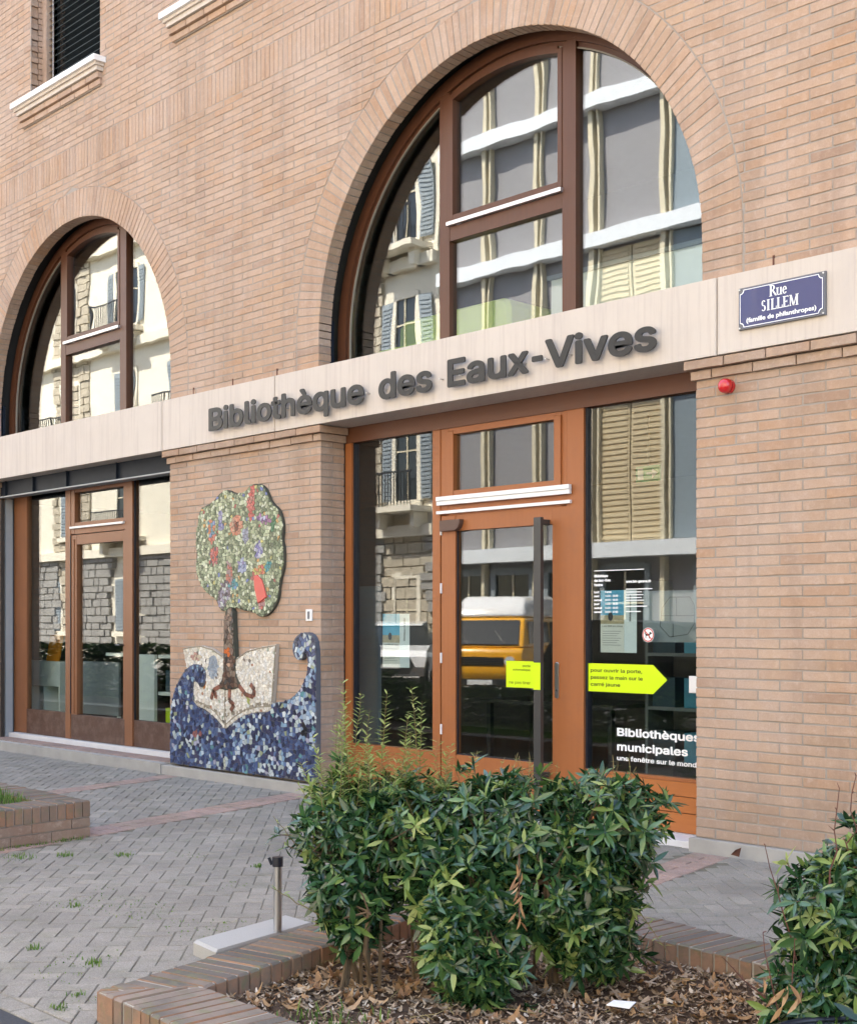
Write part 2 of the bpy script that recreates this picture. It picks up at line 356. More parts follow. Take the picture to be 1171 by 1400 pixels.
# ------------------------------------------------------------------ geometry of the facade
R0, SP, RW = 2.12, 4.27, .33            # arch radius, springing height, ring width
ARC = [-14.18, -7.44]
BAND0, BAND1 = 3.45, 3.985
PIERS = [(-19.2, -16.30), (-12.07, -9.53), (-5.37, -2.35)]
WINS = [(-15.19, -13.53), (-11.80, -10.14), (-8.42, -6.76)]
WZ = 8.06
BR = []     # bricks: (poly, y, depth, key)
def addb(poly, y=0, depth=.1):
    if area(poly) < .0006: return
    BR.append((poly, y, depth))
def courses(xa, xb, z, h, holes, phase, dep=.1):
    """one stretcher course; holes: functions giving (lo,hi) blocked interval at a height or None"""
    L, g, J = .33, .01, .01
    z0, z1 = z+g/2, z+h-g/2
    segs = [((xa, xa), (xb, xb))]
    for hf in holes:
        b0, b1 = hf(z0), hf(z1)
        if not b0 and not b1: continue
        if not b0: m = (b1[0]+b1[1])/2; b0 = (m, m)
        if not b1: m = (b0[0]+b0[1])/2; b1 = (m, m)
        new = []
        for (l, r) in segs:
            if max(b0[1], b1[1]) <= min(l) or min(b0[0], b1[0]) >= max(r): new.append((l, r)); continue
            if min(b0[0], b1[0]) > min(l): new.append((l, (b0[0], b1[0])))
            if max(b0[1], b1[1]) < max(r): new.append(((b0[1], b1[1]), r))
        segs = new
    for (l, r) in segs:
        lo, hi = min(l), max(r)
        k = math.floor((lo-phase)/L)
        x = phase+k*L
        while x < hi:
            a, b = x+g/2, x+L-g/2
            # neighbours thinner than a quarter join the brick beside them
            al0 = max(a, l[0]+g/2); al1 = max(a, l[1]+g/2); ar0 = min(b, r[0]-g/2); ar1 = min(b, r[1]-g/2)
            if ar0-al0 > .012 or ar1-al1 > .012:
                ar0 = max(ar0, al0+.001); ar1 = max(ar1, al1+.001)
                addb([(al0, z0), (ar0, z0), (ar1, z1), (al1, z1)], 0, dep)
            x += L
def archhole(cx, ro):
    def f(z):
        if z <= SP: return (cx-ro, cx+ro)
        d = ro*ro-(z-SP)**2
        if d <= 0: return None
        return (cx-math.sqrt(d), cx+math.sqrt(d))
    return f
def winhole(a, b): return lambda z: (a, b) if z > WZ-.29 else None
XA, XB = -19.2, -2.35
n = 0; z = BAND1
while z < 6.90:
    courses(XA, XB, z, .07, [archhole(c, R0+RW+.006) for c in ARC], -19.5+(.165 if n % 2 else 0)); z += .07; n += 1
TOP1 = z
x = XA
while x < XB:                       # soldier course
    addb([(x+.005, TOP1+.005), (x+.065, TOP1+.005), (x+.065, TOP1+.325), (x+.005, TOP1+.325)]); x += .07
z = TOP1+.33; n = 0
def whole(a, b): return lambda z: (a, b) if z > WZ-.30 and z > 7.77 else None
while z < 10.2:
    hs = [(lambda a, b: (lambda q: (a, b) if q > 8.03 else None))(a, b) for a, b in WINS]
    courses(XA, XB, z, .07, hs, -19.5+(.165 if n % 2 else 0)); z += .07; n += 1
WTOP = z
for cx in ARC:                      # arch rings
    N = 95
    for i in range(N):
        t0 = math.pi*i/N; t1 = math.pi*(i+1)/N
        def pt(r, t, s): 
            d = .005/r*s; return (cx-r*math.cos(t+d), SP+r*math.sin(t+d))
        addb([pt(R0, t0, 1), pt(R0, t1, -1), pt(R0+RW, t1, -1), pt(R0+RW, t0, 1)], 0, .15)
    z = SP-.07
    while z > BAND1-.03:
        zz = max(z, BAND1)
        for s in (-1, 1):
            a, b = (cx-R0-RW, cx-R0) if s < 0 else (cx+R0, cx+R0+RW)
            addb([(a+.004, zz+.005), (b, zz+.005), (b, z+.065), (a+.004, z+.065)] if s < 0 else [(a, zz+.005), (b-.004, zz+.005), (b-.004, z+.065), (a, z+.065)], 0, .15)
        z -= .07
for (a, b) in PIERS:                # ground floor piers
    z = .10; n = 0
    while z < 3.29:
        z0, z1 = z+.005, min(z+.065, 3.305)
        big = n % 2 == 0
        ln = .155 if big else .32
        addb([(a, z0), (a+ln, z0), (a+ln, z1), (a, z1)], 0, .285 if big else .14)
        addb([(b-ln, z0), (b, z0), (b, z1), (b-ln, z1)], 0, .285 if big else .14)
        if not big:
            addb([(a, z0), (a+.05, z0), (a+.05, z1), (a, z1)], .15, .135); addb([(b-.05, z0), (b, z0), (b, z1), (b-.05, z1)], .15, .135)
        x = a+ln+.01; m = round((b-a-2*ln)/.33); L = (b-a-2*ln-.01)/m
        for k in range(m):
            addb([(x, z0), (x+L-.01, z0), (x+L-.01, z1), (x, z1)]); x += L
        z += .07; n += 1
    for k, (pr, zc) in enumerate(((.028, 3.31), (.062, 3.38))):     # corbelled courses under the band
        x = a-pr
        first = True
        while x < b+pr:
            L = (.165 if (first and k == 0) else .32); x1 = min(x+L, b+pr); y0 = -pr
            if b+pr-x1 < .06: x1 = b+pr
            addb([(x, zc), (x1, zc), (x1, zc+.062), (x, zc+.062)], y0, .285+pr if (first or x1 >= b+pr) else .2); x = x1+.01; first = False
lib = thing('library_building', 'brick library building with two big arched windows and a pale stone band', 'building', (-9, 0, 0))
def bmesh_piece(poly, y, depth, jit):
    return MB().prism(poly, y+jit, depth-.001, .004)
def worn(poly, amt=.0016):
    out = []
    for i in range(len(poly)):
        a, b = poly[i], poly[(i+1) % len(poly)]; L = math.hypot(b[0]-a[0], b[1]-a[1]); k = 3 if L > .2 else 1
        for q in range(k): out.append((a[0]+(b[0]-a[0])*q/k+random.uniform(-amt, amt), a[1]+(b[1]-a[1])*q/k+random.uniform(-amt, amt)))
    return out
order = sorted(range(len(BR)), key=lambda i: -seen_size((sum(p[0] for p in BR[i][0])/len(BR[i][0]), 0, sum(p[1] for p in BR[i][0])/len(BR[i][0])))*math.sqrt(area(BR[i][0])))
cache = {}; rest = MB(); nsep = 0
for rank, i in enumerate(order):
    poly, y, dep = BR[i]
    cx = sum(p[0] for p in poly)/len(poly); cz = sum(p[1] for p in poly)/len(poly)
    jit = random.uniform(-.0025, .0025)
    if nsep < 295 and seen_size((cx, 0, cz)) > 0:
        key = tuple((round(p[0]-cx, 3), round(p[1]-cz, 3)) for p in poly)+(round(dep, 3), nsep % 6)
        if key not in cache: cache[key] = MB().prism(worn([(p[0]-cx, p[1]-cz) for p in poly]), 0, dep-.001, .004).mesh('brick', 'facade_brick')
        o = put('brick', cache[key], lib, (cx, y+jit, cz)); o.rotation_euler = (0, R(random.uniform(-.25, .25)) if len(set(round(p[1], 3) for p in poly)) == 2 else 0, 0); nsep += 1
    else:
        dz = random.uniform(-.0012, .0012)
        rest.prism(worn([(p[0], p[1]+dz) for p in poly]), y+jit, dep-.001, .004)
stuff(rest.obj('brick', 'facade_brick', lib))
# mortar bed behind the bricks
mo = MB(); ym = .0045
for (a, b) in PIERS: mo.box(a+.006, b-.006, ym, .284, .10, 3.455)
xs = [XA]
for c in ARC:
    xs += [c-(R0+.001)*math.cos(math.pi*k/96) for k in range(97)]
xs += [XB]
def lowz(x):
    for c in ARC:
        if abs(x-c) < R0+.008: return SP+math.sqrt(max(0, (R0+.006)**2-(x-c)**2))
    return BAND1-.1
for i in range(len(xs)-1):
    a, b = xs[i], xs[i+1]
    mid = (a+b)/2
    inarch = any(abs(mid-c) < R0 for c in ARC)
    la, lb = (lowz(a), lowz(b)) if inarch else (BAND1-.1, BAND1-.1)
    mo.add([(a, ym, la), (b, ym, lb), (b, ym, TOP1+.33), (a, ym, TOP1+.33)], [(0, 1, 2, 3)])
    if inarch: mo.add([(a, ym, la), (b, ym, lb), (b, .148, lb), (a, .148, la)], [(3, 2, 1, 0)])
for c in ARC:
    for s in (-1, 1):
        x = c+s*(R0+.006); mo.add([(x, ym, BAND1-.1), (x, .148, BAND1-.1), (x, .148, SP), (x, ym, SP)], [(0, 1, 2, 3) if s > 0 else (3, 2, 1, 0)])
px = XA
for (a, b) in WINS+[(XB, XB)]:
    mo.add([(px, ym, TOP1+.33), (a, ym, TOP1+.33), (a, ym, WTOP), (px, ym, WTOP)], [(0, 1, 2, 3)])
    if a != b: mo.add([(a, ym, TOP1+.33), (b, ym, TOP1+.33), (b, ym, 8.03), (a, ym, 8.03)], [(0, 1, 2, 3)])
    px = b
mo.obj('mortar_bed', 'mortar', lib)
# outer mass of the building
up = MB(); up.box(-42, XA-.01, .0, .3, 0, 13.4); up.box(XB+.01, 9, .0, .3, 0, 13.4); up.box(XA-.01, XB+.01, .0, .3, WTOP+.004, 13.4)
up.obj('upper_wall', 'coursed_brick', lib)
rf = MB(); rf.box(-42.2, 9.2, -.35, 13, 13.41, 13.7); rf.obj('roof', 'roof_slate', lib)
sw = MB(); sw.box(-42, -41.7, .31, 12.9, 0, 13.4); sw.box(8.7, 9, .31, 12.9, 0, 13.4); sw.box(-42, 9, 12.6, 12.9, 0, 13.4); sw.obj('rear_wall', 'coursed_brick', lib)
# voids behind the rings, dark steel soffit
for c in ARC:
    v = MB(); rr = 2.31; N = 40
    pts = [(c-rr, BAND1-.06)]+[(c-rr*math.cos(math.pi*i/N), SP+rr*math.sin(math.pi*i/N)) for i in range(N+1)]+[(c+rr, BAND1-.06)]
    v.add([(p[0], .152, p[1]) for p in pts]+[(p[0], .46, p[1]) for p in pts], [(i, i+1, len(pts)+i+1, len(pts)+i) for i in range(len(pts)-1)])
    v.obj('void_lining', 'void_dark', lib)
    g = MB(); g.box(c-R0-.10, c-R0-.06, .20, .235, BAND1-.05, SP+.2); g.obj('shutter_guide', 'beam_blue', lib)
    g = MB(); g.box(c-R0-.165, c-R0-.11, .17, .26, BAND1-.05, SP+.2); g.obj('shutter_guide', 'beam_edge', lib)
# stone band
for (a, b) in [(-19.2, -16.92), (-16.92, -12.12), (-12.12, -10.145), (-10.145, -5.155), (-5.155, -2.3)]:
    p = MB(); p.prism([(a+.006, BAND0), (b-.006, BAND0), (b-.006, BAND1), (a+.006, BAND1)], -.07, .36, .008, back=True); p.obj('band_panel', 'band_stone', lib)
p = MB(); p.box(-19.2, -2.3, -.055, .27, BAND0+.006, BAND1-.006); p.obj('band_joint', 'mortar', lib)
for x, z in ((-11.62, BAND1), (-10.92, BAND1), (-10.19, BAND1), (-4.75, BAND1)):
    p = MB(); p.box(x-.006, x+.006, -.006, .004, z+.002, z+.085); p.obj('weep_slot', 'dead_twig', lib)
# plinth and step
p = MB(); p.hprism([(-5.40, -.045), (-2.3, -.045), (-2.3, .28), (-5.40, .28)], .097, .2, .006); p.obj('plinth', 'concrete', lib)
p = MB(); p.hprism([(-12.08, -.10), (-9.50, -.06), (-9.50, .28), (-12.08, .28)], .095, .2, .008); p.obj('plinth', 'concrete', lib)
p = MB(); p.hprism([(-9.49, .05), (-5.41, .05), (-5.41, .45), (-9.49, .45)], .047, .2, .006); p.obj('threshold', 'threshold_stone', lib)
p = MB(); p.hprism([(-19.2, -.20), (-12.09, -.11), (-12.09, -.03), (-19.2, -.10)], .115, .25, .01); p.obj('step_kerb', 'concrete', lib)
p = MB(); p.box(-19.2, -12.09, -.03, .45, -.05, .108); p.obj('step_bed', 'pale_mortar', lib)
x = -17.0; proto = MB().hprism([(-.031, -.125), (.031, -.125), (.031, .125), (-.031, .125)], .006, .03, .003).mesh('tile', 'paver_red')
while x < -12.13:
    put('tile', proto, lib, (x, .10, .114+random.uniform(-.001, .001))); x += .07
p = MB(); p.hprism([(-16.3, .235), (-12.09, .235), (-12.09, .5), (-16.3, .5)], .175, .08, .004); p.obj('threshold', 'threshold_stone', lib)

# ------------------------------------------------------------------ windows and doors
def frame(parts, mat, name, parent=lib, ch=.004):
    m = MB()
    for (x0, x1, z0, z1, y0, y1) in parts: m.box(x0, x1, y0, y1, z0, z1, ch)
    return m.obj(name, mat, parent)
def pane(x0, x1, z0, z1, y, parent, mat='window_glass'):
    m = MB(); m.box(x0, x1, y, y+.012, z0, z1); return m.obj('pane', mat, parent)
# --- entrance bay
Y = .30; YB = .39
head = frame([(-9.53, -5.37, 3.305, 3.50, Y-.004, YB)], 'head_wood', 'window_head')
wf = frame([(-9.53, -9.435, .05, 3.305, Y, YB), (-8.34, -8.245, .05, 3.305, Y-.002, YB), (-9.435, -8.34, .05, .475, Y+.01, YB)], 'door_wood', 'window')
frame([(-9.435, -9.415, .475, 3.305, Y+.02, YB-.01), (-8.352, -8.341, .475, 3.305, Y+.02, YB-.01)], 'pvc_black', 'gasket', wf)
pane(-9.43, -8.345, .475, 3.303, Y+.045, wf)
tf_ = frame([(-8.245, -8.15, 2.55, 3.305, Y+.006, YB), (-6.86, -6.81, 2.55, 3.305, Y+.006, YB), (-8.15, -6.86, 2.545, 2.63, Y+.006, YB), (-8.15, -6.86, 3.275, 3.303, Y+.006, YB),
    (-8.15, -8.075, 2.63, 3.275, Y-.012, YB-.01), (-6.93, -6.86, 2.63, 3.275, Y-.012, YB-.01), (-8.075, -6.93, 2.63, 2.755, Y-.010, YB-.01), (-8.075, -6.93, 3.245, 3.275, Y-.010, YB-.01)], 'door_wood', 'window')
pane(-8.08, -6.92, 2.75, 3.25, Y+.03, tf_)
for (z0, z1, pr) in ((2.672, 2.708, .05), (2.634, 2.669, .042)): frame([(-8.256, -6.745, z0, z1, Y-pr, Y-.013)], 'white_metal', 'rain_bar', tf_)
frame([(-8.27, -6.75, 2.559, 2.585, Y-.03, Y+.004)], 'white_metal', 'rain_bar', tf_)
door = frame([(-8.232, -8.06, .055, 2.545, Y+.002, YB-.02), (-6.955, -6.802, .055, 2.545, Y+.002, YB-.02), (-8.06, -6.955, .055, .465, Y+.004, YB-.02), (-8.06, -6.955, 2.405, 2.545, Y+.004, YB-.02)], 'door_wood', 'door')
pane(-8.06, -6.955, .465, 2.405, Y+.04, door)
frame([(-8.06, -8.05, .465, 2.405, Y+.02, Y+.035), (-6.965, -6.955, .465, 2.405, Y+.02, Y+.035), (-8.05, -6.965, .465, .475, Y+.02, Y+.035)], 'pvc_black', 'gasket', door)
frame([(-7.042, -6.967, .30, 2.455, Y-.13, Y-.095), (-7.027, -6.982, 2.40, 2.44, Y-.095, Y+.002), (-7.027, -6.982, .36, .40, Y-.095, Y+.002)], 'bar_grey', 'pull_handle', door)
lp = MB(); pts = [(-6.906+.021*math.cos(t), (1.27 if math.sin(t) >= 0 else 1.02)+.021*math.sin(t)) for t in [math.pi*2*k/16 for k in range(16)]]
lp.prism(pts, Y-.006, .01, .002, back=True); lp.obj('lock_plate', 'steel', door)
lk = MB(); lk.tube([(-6.906, Y-.012, 1.065), (-6.906, Y-.004, 1.065)], .009, 10); lk.obj('lock_cylinder', 'black_metal', door)
for z in (2.42, 1.91, 1.30, .675): frame([(-8.236, -8.222, z-.045, z+.045, Y-.012, Y+.001)], 'white_metal', 'hinge', door)
cl = MB(); cl.prism([(-8.21, 2.405), (-8.02, 2.405), (-7.985, 2.425), (-7.965, 2.46), (-7.96, 2.50), (-8.21, 2.50)], Y-.05, .05, .004, back=True); cl.obj('door_closer', 'closer_brown', door)
rw = frame([(-6.802, -6.63, .05, 3.305, Y-.002, YB), (-5.43, -5.372, .05, 3.305, Y, YB), (-6.63, -5.43, .43, .455, Y+.012, YB)], 'door_wood', 'window')
for z0, z1 in ((.055, .198), (.203, .318), (.323, .428)):
    frame([(-6.63, -5.43, z0, z1, Y+.008, YB-.01)], 'door_board', 'board', rw)
frame([(-6.63, -6.61, .455, 3.305, Y+.02, YB-.01)], 'pvc_black', 'gasket', rw)
pane(-6.62, -5.43, .455, 3.30, Y+.045, rw)
frame([(-9.53, -5.37, .047, .0545, Y-.01, YB)], 'silver', 'sill', wf)
# --- left bay
bm_ = frame([(-16.28, -12.08, 3.255, 3.449, .13, .15)], 'beam_blue', 'steel_beam'); frame([(-16.28, -12.08, 3.238, 3.254, .09, .24)], 'beam_edge', 'beam_flange', bm_)
[frame([(x, x+.012, 3.256, 3.448, .095, .129)], 'beam_blue', 'beam_web', bm_) for x in (-16.1, -15.35, -14.5, -13.35)]
frame([(-16.28, -12.08, 3.27, 3.449, .22, .30)], 'void_dark', 'blind_box')
wl = frame([(-16.28, -15.93, .18, 3.27, Y+.02, YB), (-14.88, -14.755, .18, 3.27, Y, YB)], 'leaf_wood', 'window')
frame([(-16.29, -16.26, .11, 3.23, .19, .29)], 'beam_edge', 'shutter_guide')
frame([(-16.285, -16.25, .11, 3.23, .13, .165)], 'void_dark', 'shutter_guide')
frame([(-15.93, -14.88, .18, .495, Y+.015, YB)], 'kick_wood', 'kick_board', wl); pane(-15.93, -14.875, .495, 3.27, Y+.045, wl)
dl = frame([(-14.75, -14.61, .18, 2.69, Y+.005, YB), (-13.53, -13.49, .18, 2.69, Y+.005, YB), (-14.61, -13.53, 2.57, 2.69, Y+.007, YB), (-14.70, -14.665, .5, 2.64, Y-.004, Y+.004)], 'leaf_wood', 'door')
frame([(-14.75, -13.49, .18, .485, Y+.003, Y+.02), (-14.61, -13.53, .18, .485, Y+.021, YB)], 'kick_wood', 'kick_board', dl); pane(-14.62, -13.52, .48, 2.575, Y+.045, dl)
tl = frame([(-14.75, -14.66, 2.70, 3.27, Y+.004, YB), (-13.52, -13.49, 2.70, 3.27, Y+.004, YB), (-14.66, -13.52, 2.70, 2.84, Y+.006, YB), (-14.66, -13.52, 3.21, 3.27, Y+.006, YB)], 'leaf_wood', 'window')
pane(-14.67, -13.51, 2.835, 3.215, Y+.045, tl); frame([(-14.735, -13.49, 2.768, 2.792, Y-.03, Y+.003)], 'white_metal', 'sill', tl)
wr = frame([(-13.488, -13.32, .18, 3.27, Y, YB), (-12.11, -12.07, .18, 3.27, Y, YB)], 'leaf_wood', 'window')
frame([(-13.32, -12.11, .18, .485, Y+.015, YB)], 'kick_wood', 'kick_board', wr); pane(-13.325, -12.1, .48, 3.27, Y+.045, wr)
frame([(-13.319, -13.305, .49, 3.27, Y+.02, Y+.04)], 'pvc_black', 'gasket', wr); frame([(-14.754, -14.745, .49, 2.69, Y-.006, Y+.003)], 'pvc_black', 'gasket', dl)
mt = MB(); mt.tube([(-13.51, Y-.0, 1.35), (-13.51, Y-.05, 1.35), (-13.60, Y-.05, 1.35)], .009, 8); mt.obj('door_handle', 'black_metal', dl)
# --- arched windows
def arcpts(c, r, x0, x1, n=24):
    """points of the arc of radius r between x0 and x1, left to right"""
    out = []
    for i in range(n+1):
        x = x0+(x1-x0)*i/n; out.append((x, SP+math.sqrt(max(0, r*r-(x-c)**2))))
    return out
def ring(m, c, ro, ri, y0, y1, zb, N=56):
    for i in range(N):
        a, b = math.pi*i/N, math.pi*(i+1)/N
        P = lambda r, t: (c-r*math.cos(t), SP+r*math.sin(t))
        m.prism([P(ro, a), P(ro, b), P(ri, b), P(ri, a)], y0, y1-y0)
    for s in (-1, 1): 
        xa, xb = sorted((c+s*ro, c+s*ri)); m.box(xa, xb, y0, y1, zb, SP)
def arcwin(c):
    m = MB(); ring(m, c, 2.20, 2.09, Y, YB, BAND1-.06); ring(m, c, 2.089, 2.05, Y+.03, YB, BAND1-.06)
    m.box(c-.81, c-.69, Y-.002, YB, BAND1-.06, SP+1.96, .004); m.box(c+.59, c+.73, Y-.002, YB, BAND1-.06, SP+1.99, .004)
    m.box(c-.69, c+.59, Y, YB, 4.93, 5.055, .004)
    # opening sash of the upper middle light
    m.box(c-.688, c-.645, Y-.008, YB-.01, 5.10, SP+1.93, .003); m.box(c+.545, c+.588, Y-.008, YB-.01, 5.10, SP+1.95, .003); m.box(c-.645, c+.545, Y-.007, YB-.01, 5.095, 5.15, .003)
    up_ = arcpts(c, 2.05, c-.645, c+.545, 16); lo = arcpts(c, 1.99, c-.645, c+.545, 16)
    for i in range(16): m.prism([up_[i], up_[i+1], lo[i+1], lo[i]], Y-.007, .08)
    w_ = m.obj('window', 'arch_wood', lib)
    s = MB(); s.box(c-.70, c+.60, Y-.04, Y-.003, 5.058, 5.09, .004); s.obj('sill', 'silver', w_)
    s = MB(); ring(s, c, 2.049, 2.038, Y+.015, Y+.035, BAND1-.06); s.obj('gasket', 'sill_dark', w_)
    zb = BAND1-.06; yg = Y+.045
    for (xa, xb, zl, arc) in ((c-2.05, c-.8, zb, 1), (c-.69, c+.59, 5.05, 1), (c-.69, c+.59, zb, 0), (c+.72, c+2.05, zb, 1)):
        if arc:
            ap = [p for p in arcpts(c, 2.052, xa, xb, 20)]
            poly = [(xa, zl)]+[(xb, zl)]+ap[::-1]
        else: poly = [(xa, zl), (xb, zl), (xb, 4.94), (xa, 4.94)]
        q = MB(); q.prism(poly, yg, .012, back=True); q.obj('pane', 'arch_glass', w_)
simple('sill_dark', (.25, .22, .18), .5)
for c in ARC: arcwin(c)
# --- upper windows: sill, blind
for wi, (a, b) in enumerate(WINS):
    rv = MB()
    zz = 8.03; k = 0
    while zz < 10.2:
        d = .15 if k % 2 else .105
        rv.box(a-.05, a, .006+.1, .25, zz+.005, zz+.065); rv.box(b, b+.05, .106, .25, zz+.005, zz+.065); zz += .07; k += 1
    rv.box(a, a+.10, .155, .26, 8.05, 10.2)
    stuff(rv.obj('reveal_bricks', 'facade_brick', lib))
    q = MB(); q.box(a+.10, b, .30, .315, 8.05, 10.2); wn = q.obj('window', 'dark_glass', lib)
    s = MB(); s.box(a-.27, b+.13, -.15, .26, 8.02, 8.085, .006); s.obj('sill', 'white_paint', wn); s = MB(); s.box(a-.24, b+.10, -.115, .2, 7.985, 8.019, .006); s.box(a-.215, b+.08, -.09, .2, 7.935, 7.984, .006); s.obj('sill_moulding', 'band_stone', wn)
    for j, (pr, zc) in enumerate(((.065, 7.862), (.035, 7.79))):
        x = a-.18-.02*(1-j); 
        while x < b+.05:
            q = MB(); x1 = min(x+.32, b+.06); q.box(x, x1, -pr, .05, zc, zc+.062, .004); q.obj('brick', 'facade_brick', wn); x = x1+.01
    q = MB(); q.box(a-.16, b+.04, -.02, .02, 7.78, 7.935); q.obj('mortar_bed', 'mortar', wn)
    for k in range(24):
        z = 8.32+k*.082; q = MB(); q.add([(a+.11, .185, z-.018), (b-.01, .185, z-.018), (b-.01, .235, z+.022), (a+.11, .235, z+.022), (a+.11, .187, z-.021), (b-.01, .187, z-.021), (b-.01, .237, z+.019), (a+.11, .237, z+.019)], [(0, 1, 2, 3), (7, 6, 5, 4), (0, 4, 5, 1), (3, 2, 6, 7)]); q.obj('slat', 'blind_slat', wn)
    q = MB(); q.box(a+.11, b-.01, .17, .24, 8.17, 8.27, .004); q.obj('blind_rail', 'blind_slat', wn)
    q = MB(); q.box(a+.22, a+.226, .178, .182, 8.2, 10.2); q.box(b-.15, b-.144, .178, .182, 8.2, 10.2); q.obj('blind_cord', 'white_metal', wn)
# ------------------------------------------------------------------ rooms behind the glass
def room(nm, x0, x1, y0, y1, z0, z1):
    q = MB(); q.box(x0, x1, y0, y1, z0-.1, z0); q.obj('floor', 'interior_floor', lib)
    q = MB(); q.box(x0, x1, y1, y1+.1, z0, z1); q.box(x0-.1, x0, y0, y1, z0, z1); q.box(x1, x1+.1, y0, y1, z0, z1); q.obj('interior_wall', 'interior_wall', lib)
    q = MB(); q.box(x0, x1, y0, y1, z1, z1+.1); q.obj('ceiling', 'interior_wall', lib)
room('g', -19.0, -2.5, .46, 6, .10, 3.45); room('u', -19.0, -2.5, .47, 6, 3.86, 7.3)
q = MB(); q.box(-12.0, -9.6, .29, .40, .1, 3.45); q.box(-5.35, -2.4, .29, .40, .1, 3.45); q.box(-19.1, -16.3, .29, .40, .1, 3.45); q.box(-19.1, -2.4, .31, .46, 3.45, 3.95)
q.box(-11.86, -9.76, .16, .47, 3.95, 7.2); q.box(-5.12, -2.4, .16, .47, 3.95, 7.2); q.box(-19.1, -16.5, .16, .47, 3.95, 7.2); q.box(-19.1, -2.4, .16, .47, 6.62, 7.3); q.obj('inner_wall', 'interior_wall', lib)
def furn(name, label, cat, parts, loc=(0, 0, 0)):
    t = thing(name, label, cat, loc)
    for (nm, mat, boxes) in parts:
        m = MB()
        for bx in boxes: m.box(*bx)
        m.obj(nm, mat, t)
    return t
# white cube shelf behind the left pane
sx0, sx1, sy0, sy1, sz = -16.70, -15.80, .72, 1.05, 1.07
furn('cube_shelf', 'white cube shelf standing inside behind the leftmost ground floor pane', 'shelf', [
    ('side_panel', 'shelf_white', [(sx0, sx0+.03, sy0, sy1, .1, sz)]), ('side_panel', 'shelf_white', [(sx1-.03, sx1, sy0, sy1, .1, sz)]),
    ('top_panel', 'shelf_white', [(sx0, sx1, sy0-.002, sy1, sz, sz+.03)]), ('front_panel', 'shelf_white', [(sx0+.03, sx1-.03, sy0+.002, sy0+.02, sz-.30, sz)]),
    ('divider', 'shelf_white', [((sx0+sx1)/2-.015, (sx0+sx1)/2+.015, sy0+.003, sy1, .1, sz-.3)]), ('back_panel', 'shelf_white', [(sx0+.03, sx1-.03, sy1-.02, sy1-.003, .1, sz-.3)]), ('bottom_panel', 'shelf_white', [(sx0+.03, sx1-.03, sy0+.001, sy1-.02, .35, .38)])])
bk = MB(); bk.add([(-16.28, .78, 1.102), (-15.95, .78, 1.102), (-16.03, .88, 1.45), (-16.36, .88, 1.45), (-16.28, .80, 1.102), (-15.95, .80, 1.102), (-16.03, .90, 1.45), (-16.36, .90, 1.45)], [(0, 1, 2, 3), (7, 6, 5, 4), (0, 4, 5, 1), (1, 5, 6, 2), (2, 6, 7, 3), (3, 7, 4, 0)])
ob = tag(bk.obj('picture_book', 'orange_print'), 'orange picture book propped up on the white cube shelf', 'book')
t = MB(); t.box(-15.95, -15.77, .79, .795, 1.29, 1.40); 
furn('display_board', 'grey display board standing inside behind the left glass door', 'board', [('board', 'partition_grey', [(-15.36, -14.38, .75, .78, .45, 1.12)]), ('leg', 'shelf_white', [(-15.36, -15.32, .75, .78, .1, .45)]), ('leg', 'shelf_white', [(-14.42, -14.38, .75, .78, .1, .45)])])
furn('white_cabinet', 'tall white cabinet side standing inside left of the mosaic wall', 'cabinet', [('side_panel', 'shelf_white', [(-13.98, -13.52, .72, .76, .1, 1.23)]), ('shelf_board', 'shelf_white', [(-13.5, -12.7, .76, 1.1, .75, .79)]), ('shelf_board', 'shelf_white', [(-13.5, -12.7, .76, 1.1, 1.19, 1.23)]), ('books', 'dark_book', [(-13.4, -12.9, .8, 1.05, .80, 1.05)]), ('books', 'print_yellow', [(-13.4, -12.9, .8, 1.05, .40, .60)])])
tag(MB().box(-14.6, -14.1, .7, .72, 1.2, 1.24).obj('leaflet_rack', 'shelf_white'), 'narrow white leaflet ledge seen through the left glass door', 'rack')
furn('floor_panel', 'tall grey panel standing inside behind the entrance left pane', 'panel', [('board', 'partition_grey', [(-10.0, -9.62, .8, .84, .1, 1.97)]), ('foot', 'black_metal', [(-10.0, -9.62, .7, .799, .1, .13)])])
furn('reading_table', 'dark table with books inside behind the entrance door', 'table', [('top', 'interior_floor', [(-9.3, -7.6, 1.9, 2.7, .80, .84)]), ('leg', 'black_metal', [(-9.25, -9.2, 1.95, 2.0, .1, .8)]), ('leg', 'black_metal', [(-7.7, -7.65, 1.95, 2.0, .1, .8)]), ('leg', 'black_metal', [(-7.7, -7.65, 2.6, 2.65, .1, .8)]), ('leg', 'black_metal', [(-9.25, -9.2, 2.6, 2.65, .1, .8)])])
furn('book_shelf', 'tall bookshelf with books inside right of the entrance door', 'shelf', [('side_panel', 'partition_grey', [(-7.45, -7.42, 2.2, 2.6, .1, 2.0)]), ('side_panel', 'partition_grey', [(-6.0, -5.97, 2.2, 2.6, .1, 2.0)])]+[('shelf_board', 'partition_grey', [(-7.42, -6.0, 2.2, 2.6, z, z+.03)]) for z in (.3, .8, 1.3, 1.8)]+[('books', m, [(-7.4+i*.35, -7.15+i*.35, 2.25, 2.5, z+.03, z+.30)]) for i, m in enumerate(('dark_book', 'sky_print', 'paper', 'orange_print')) for z in (.3, .8, 1.3)])
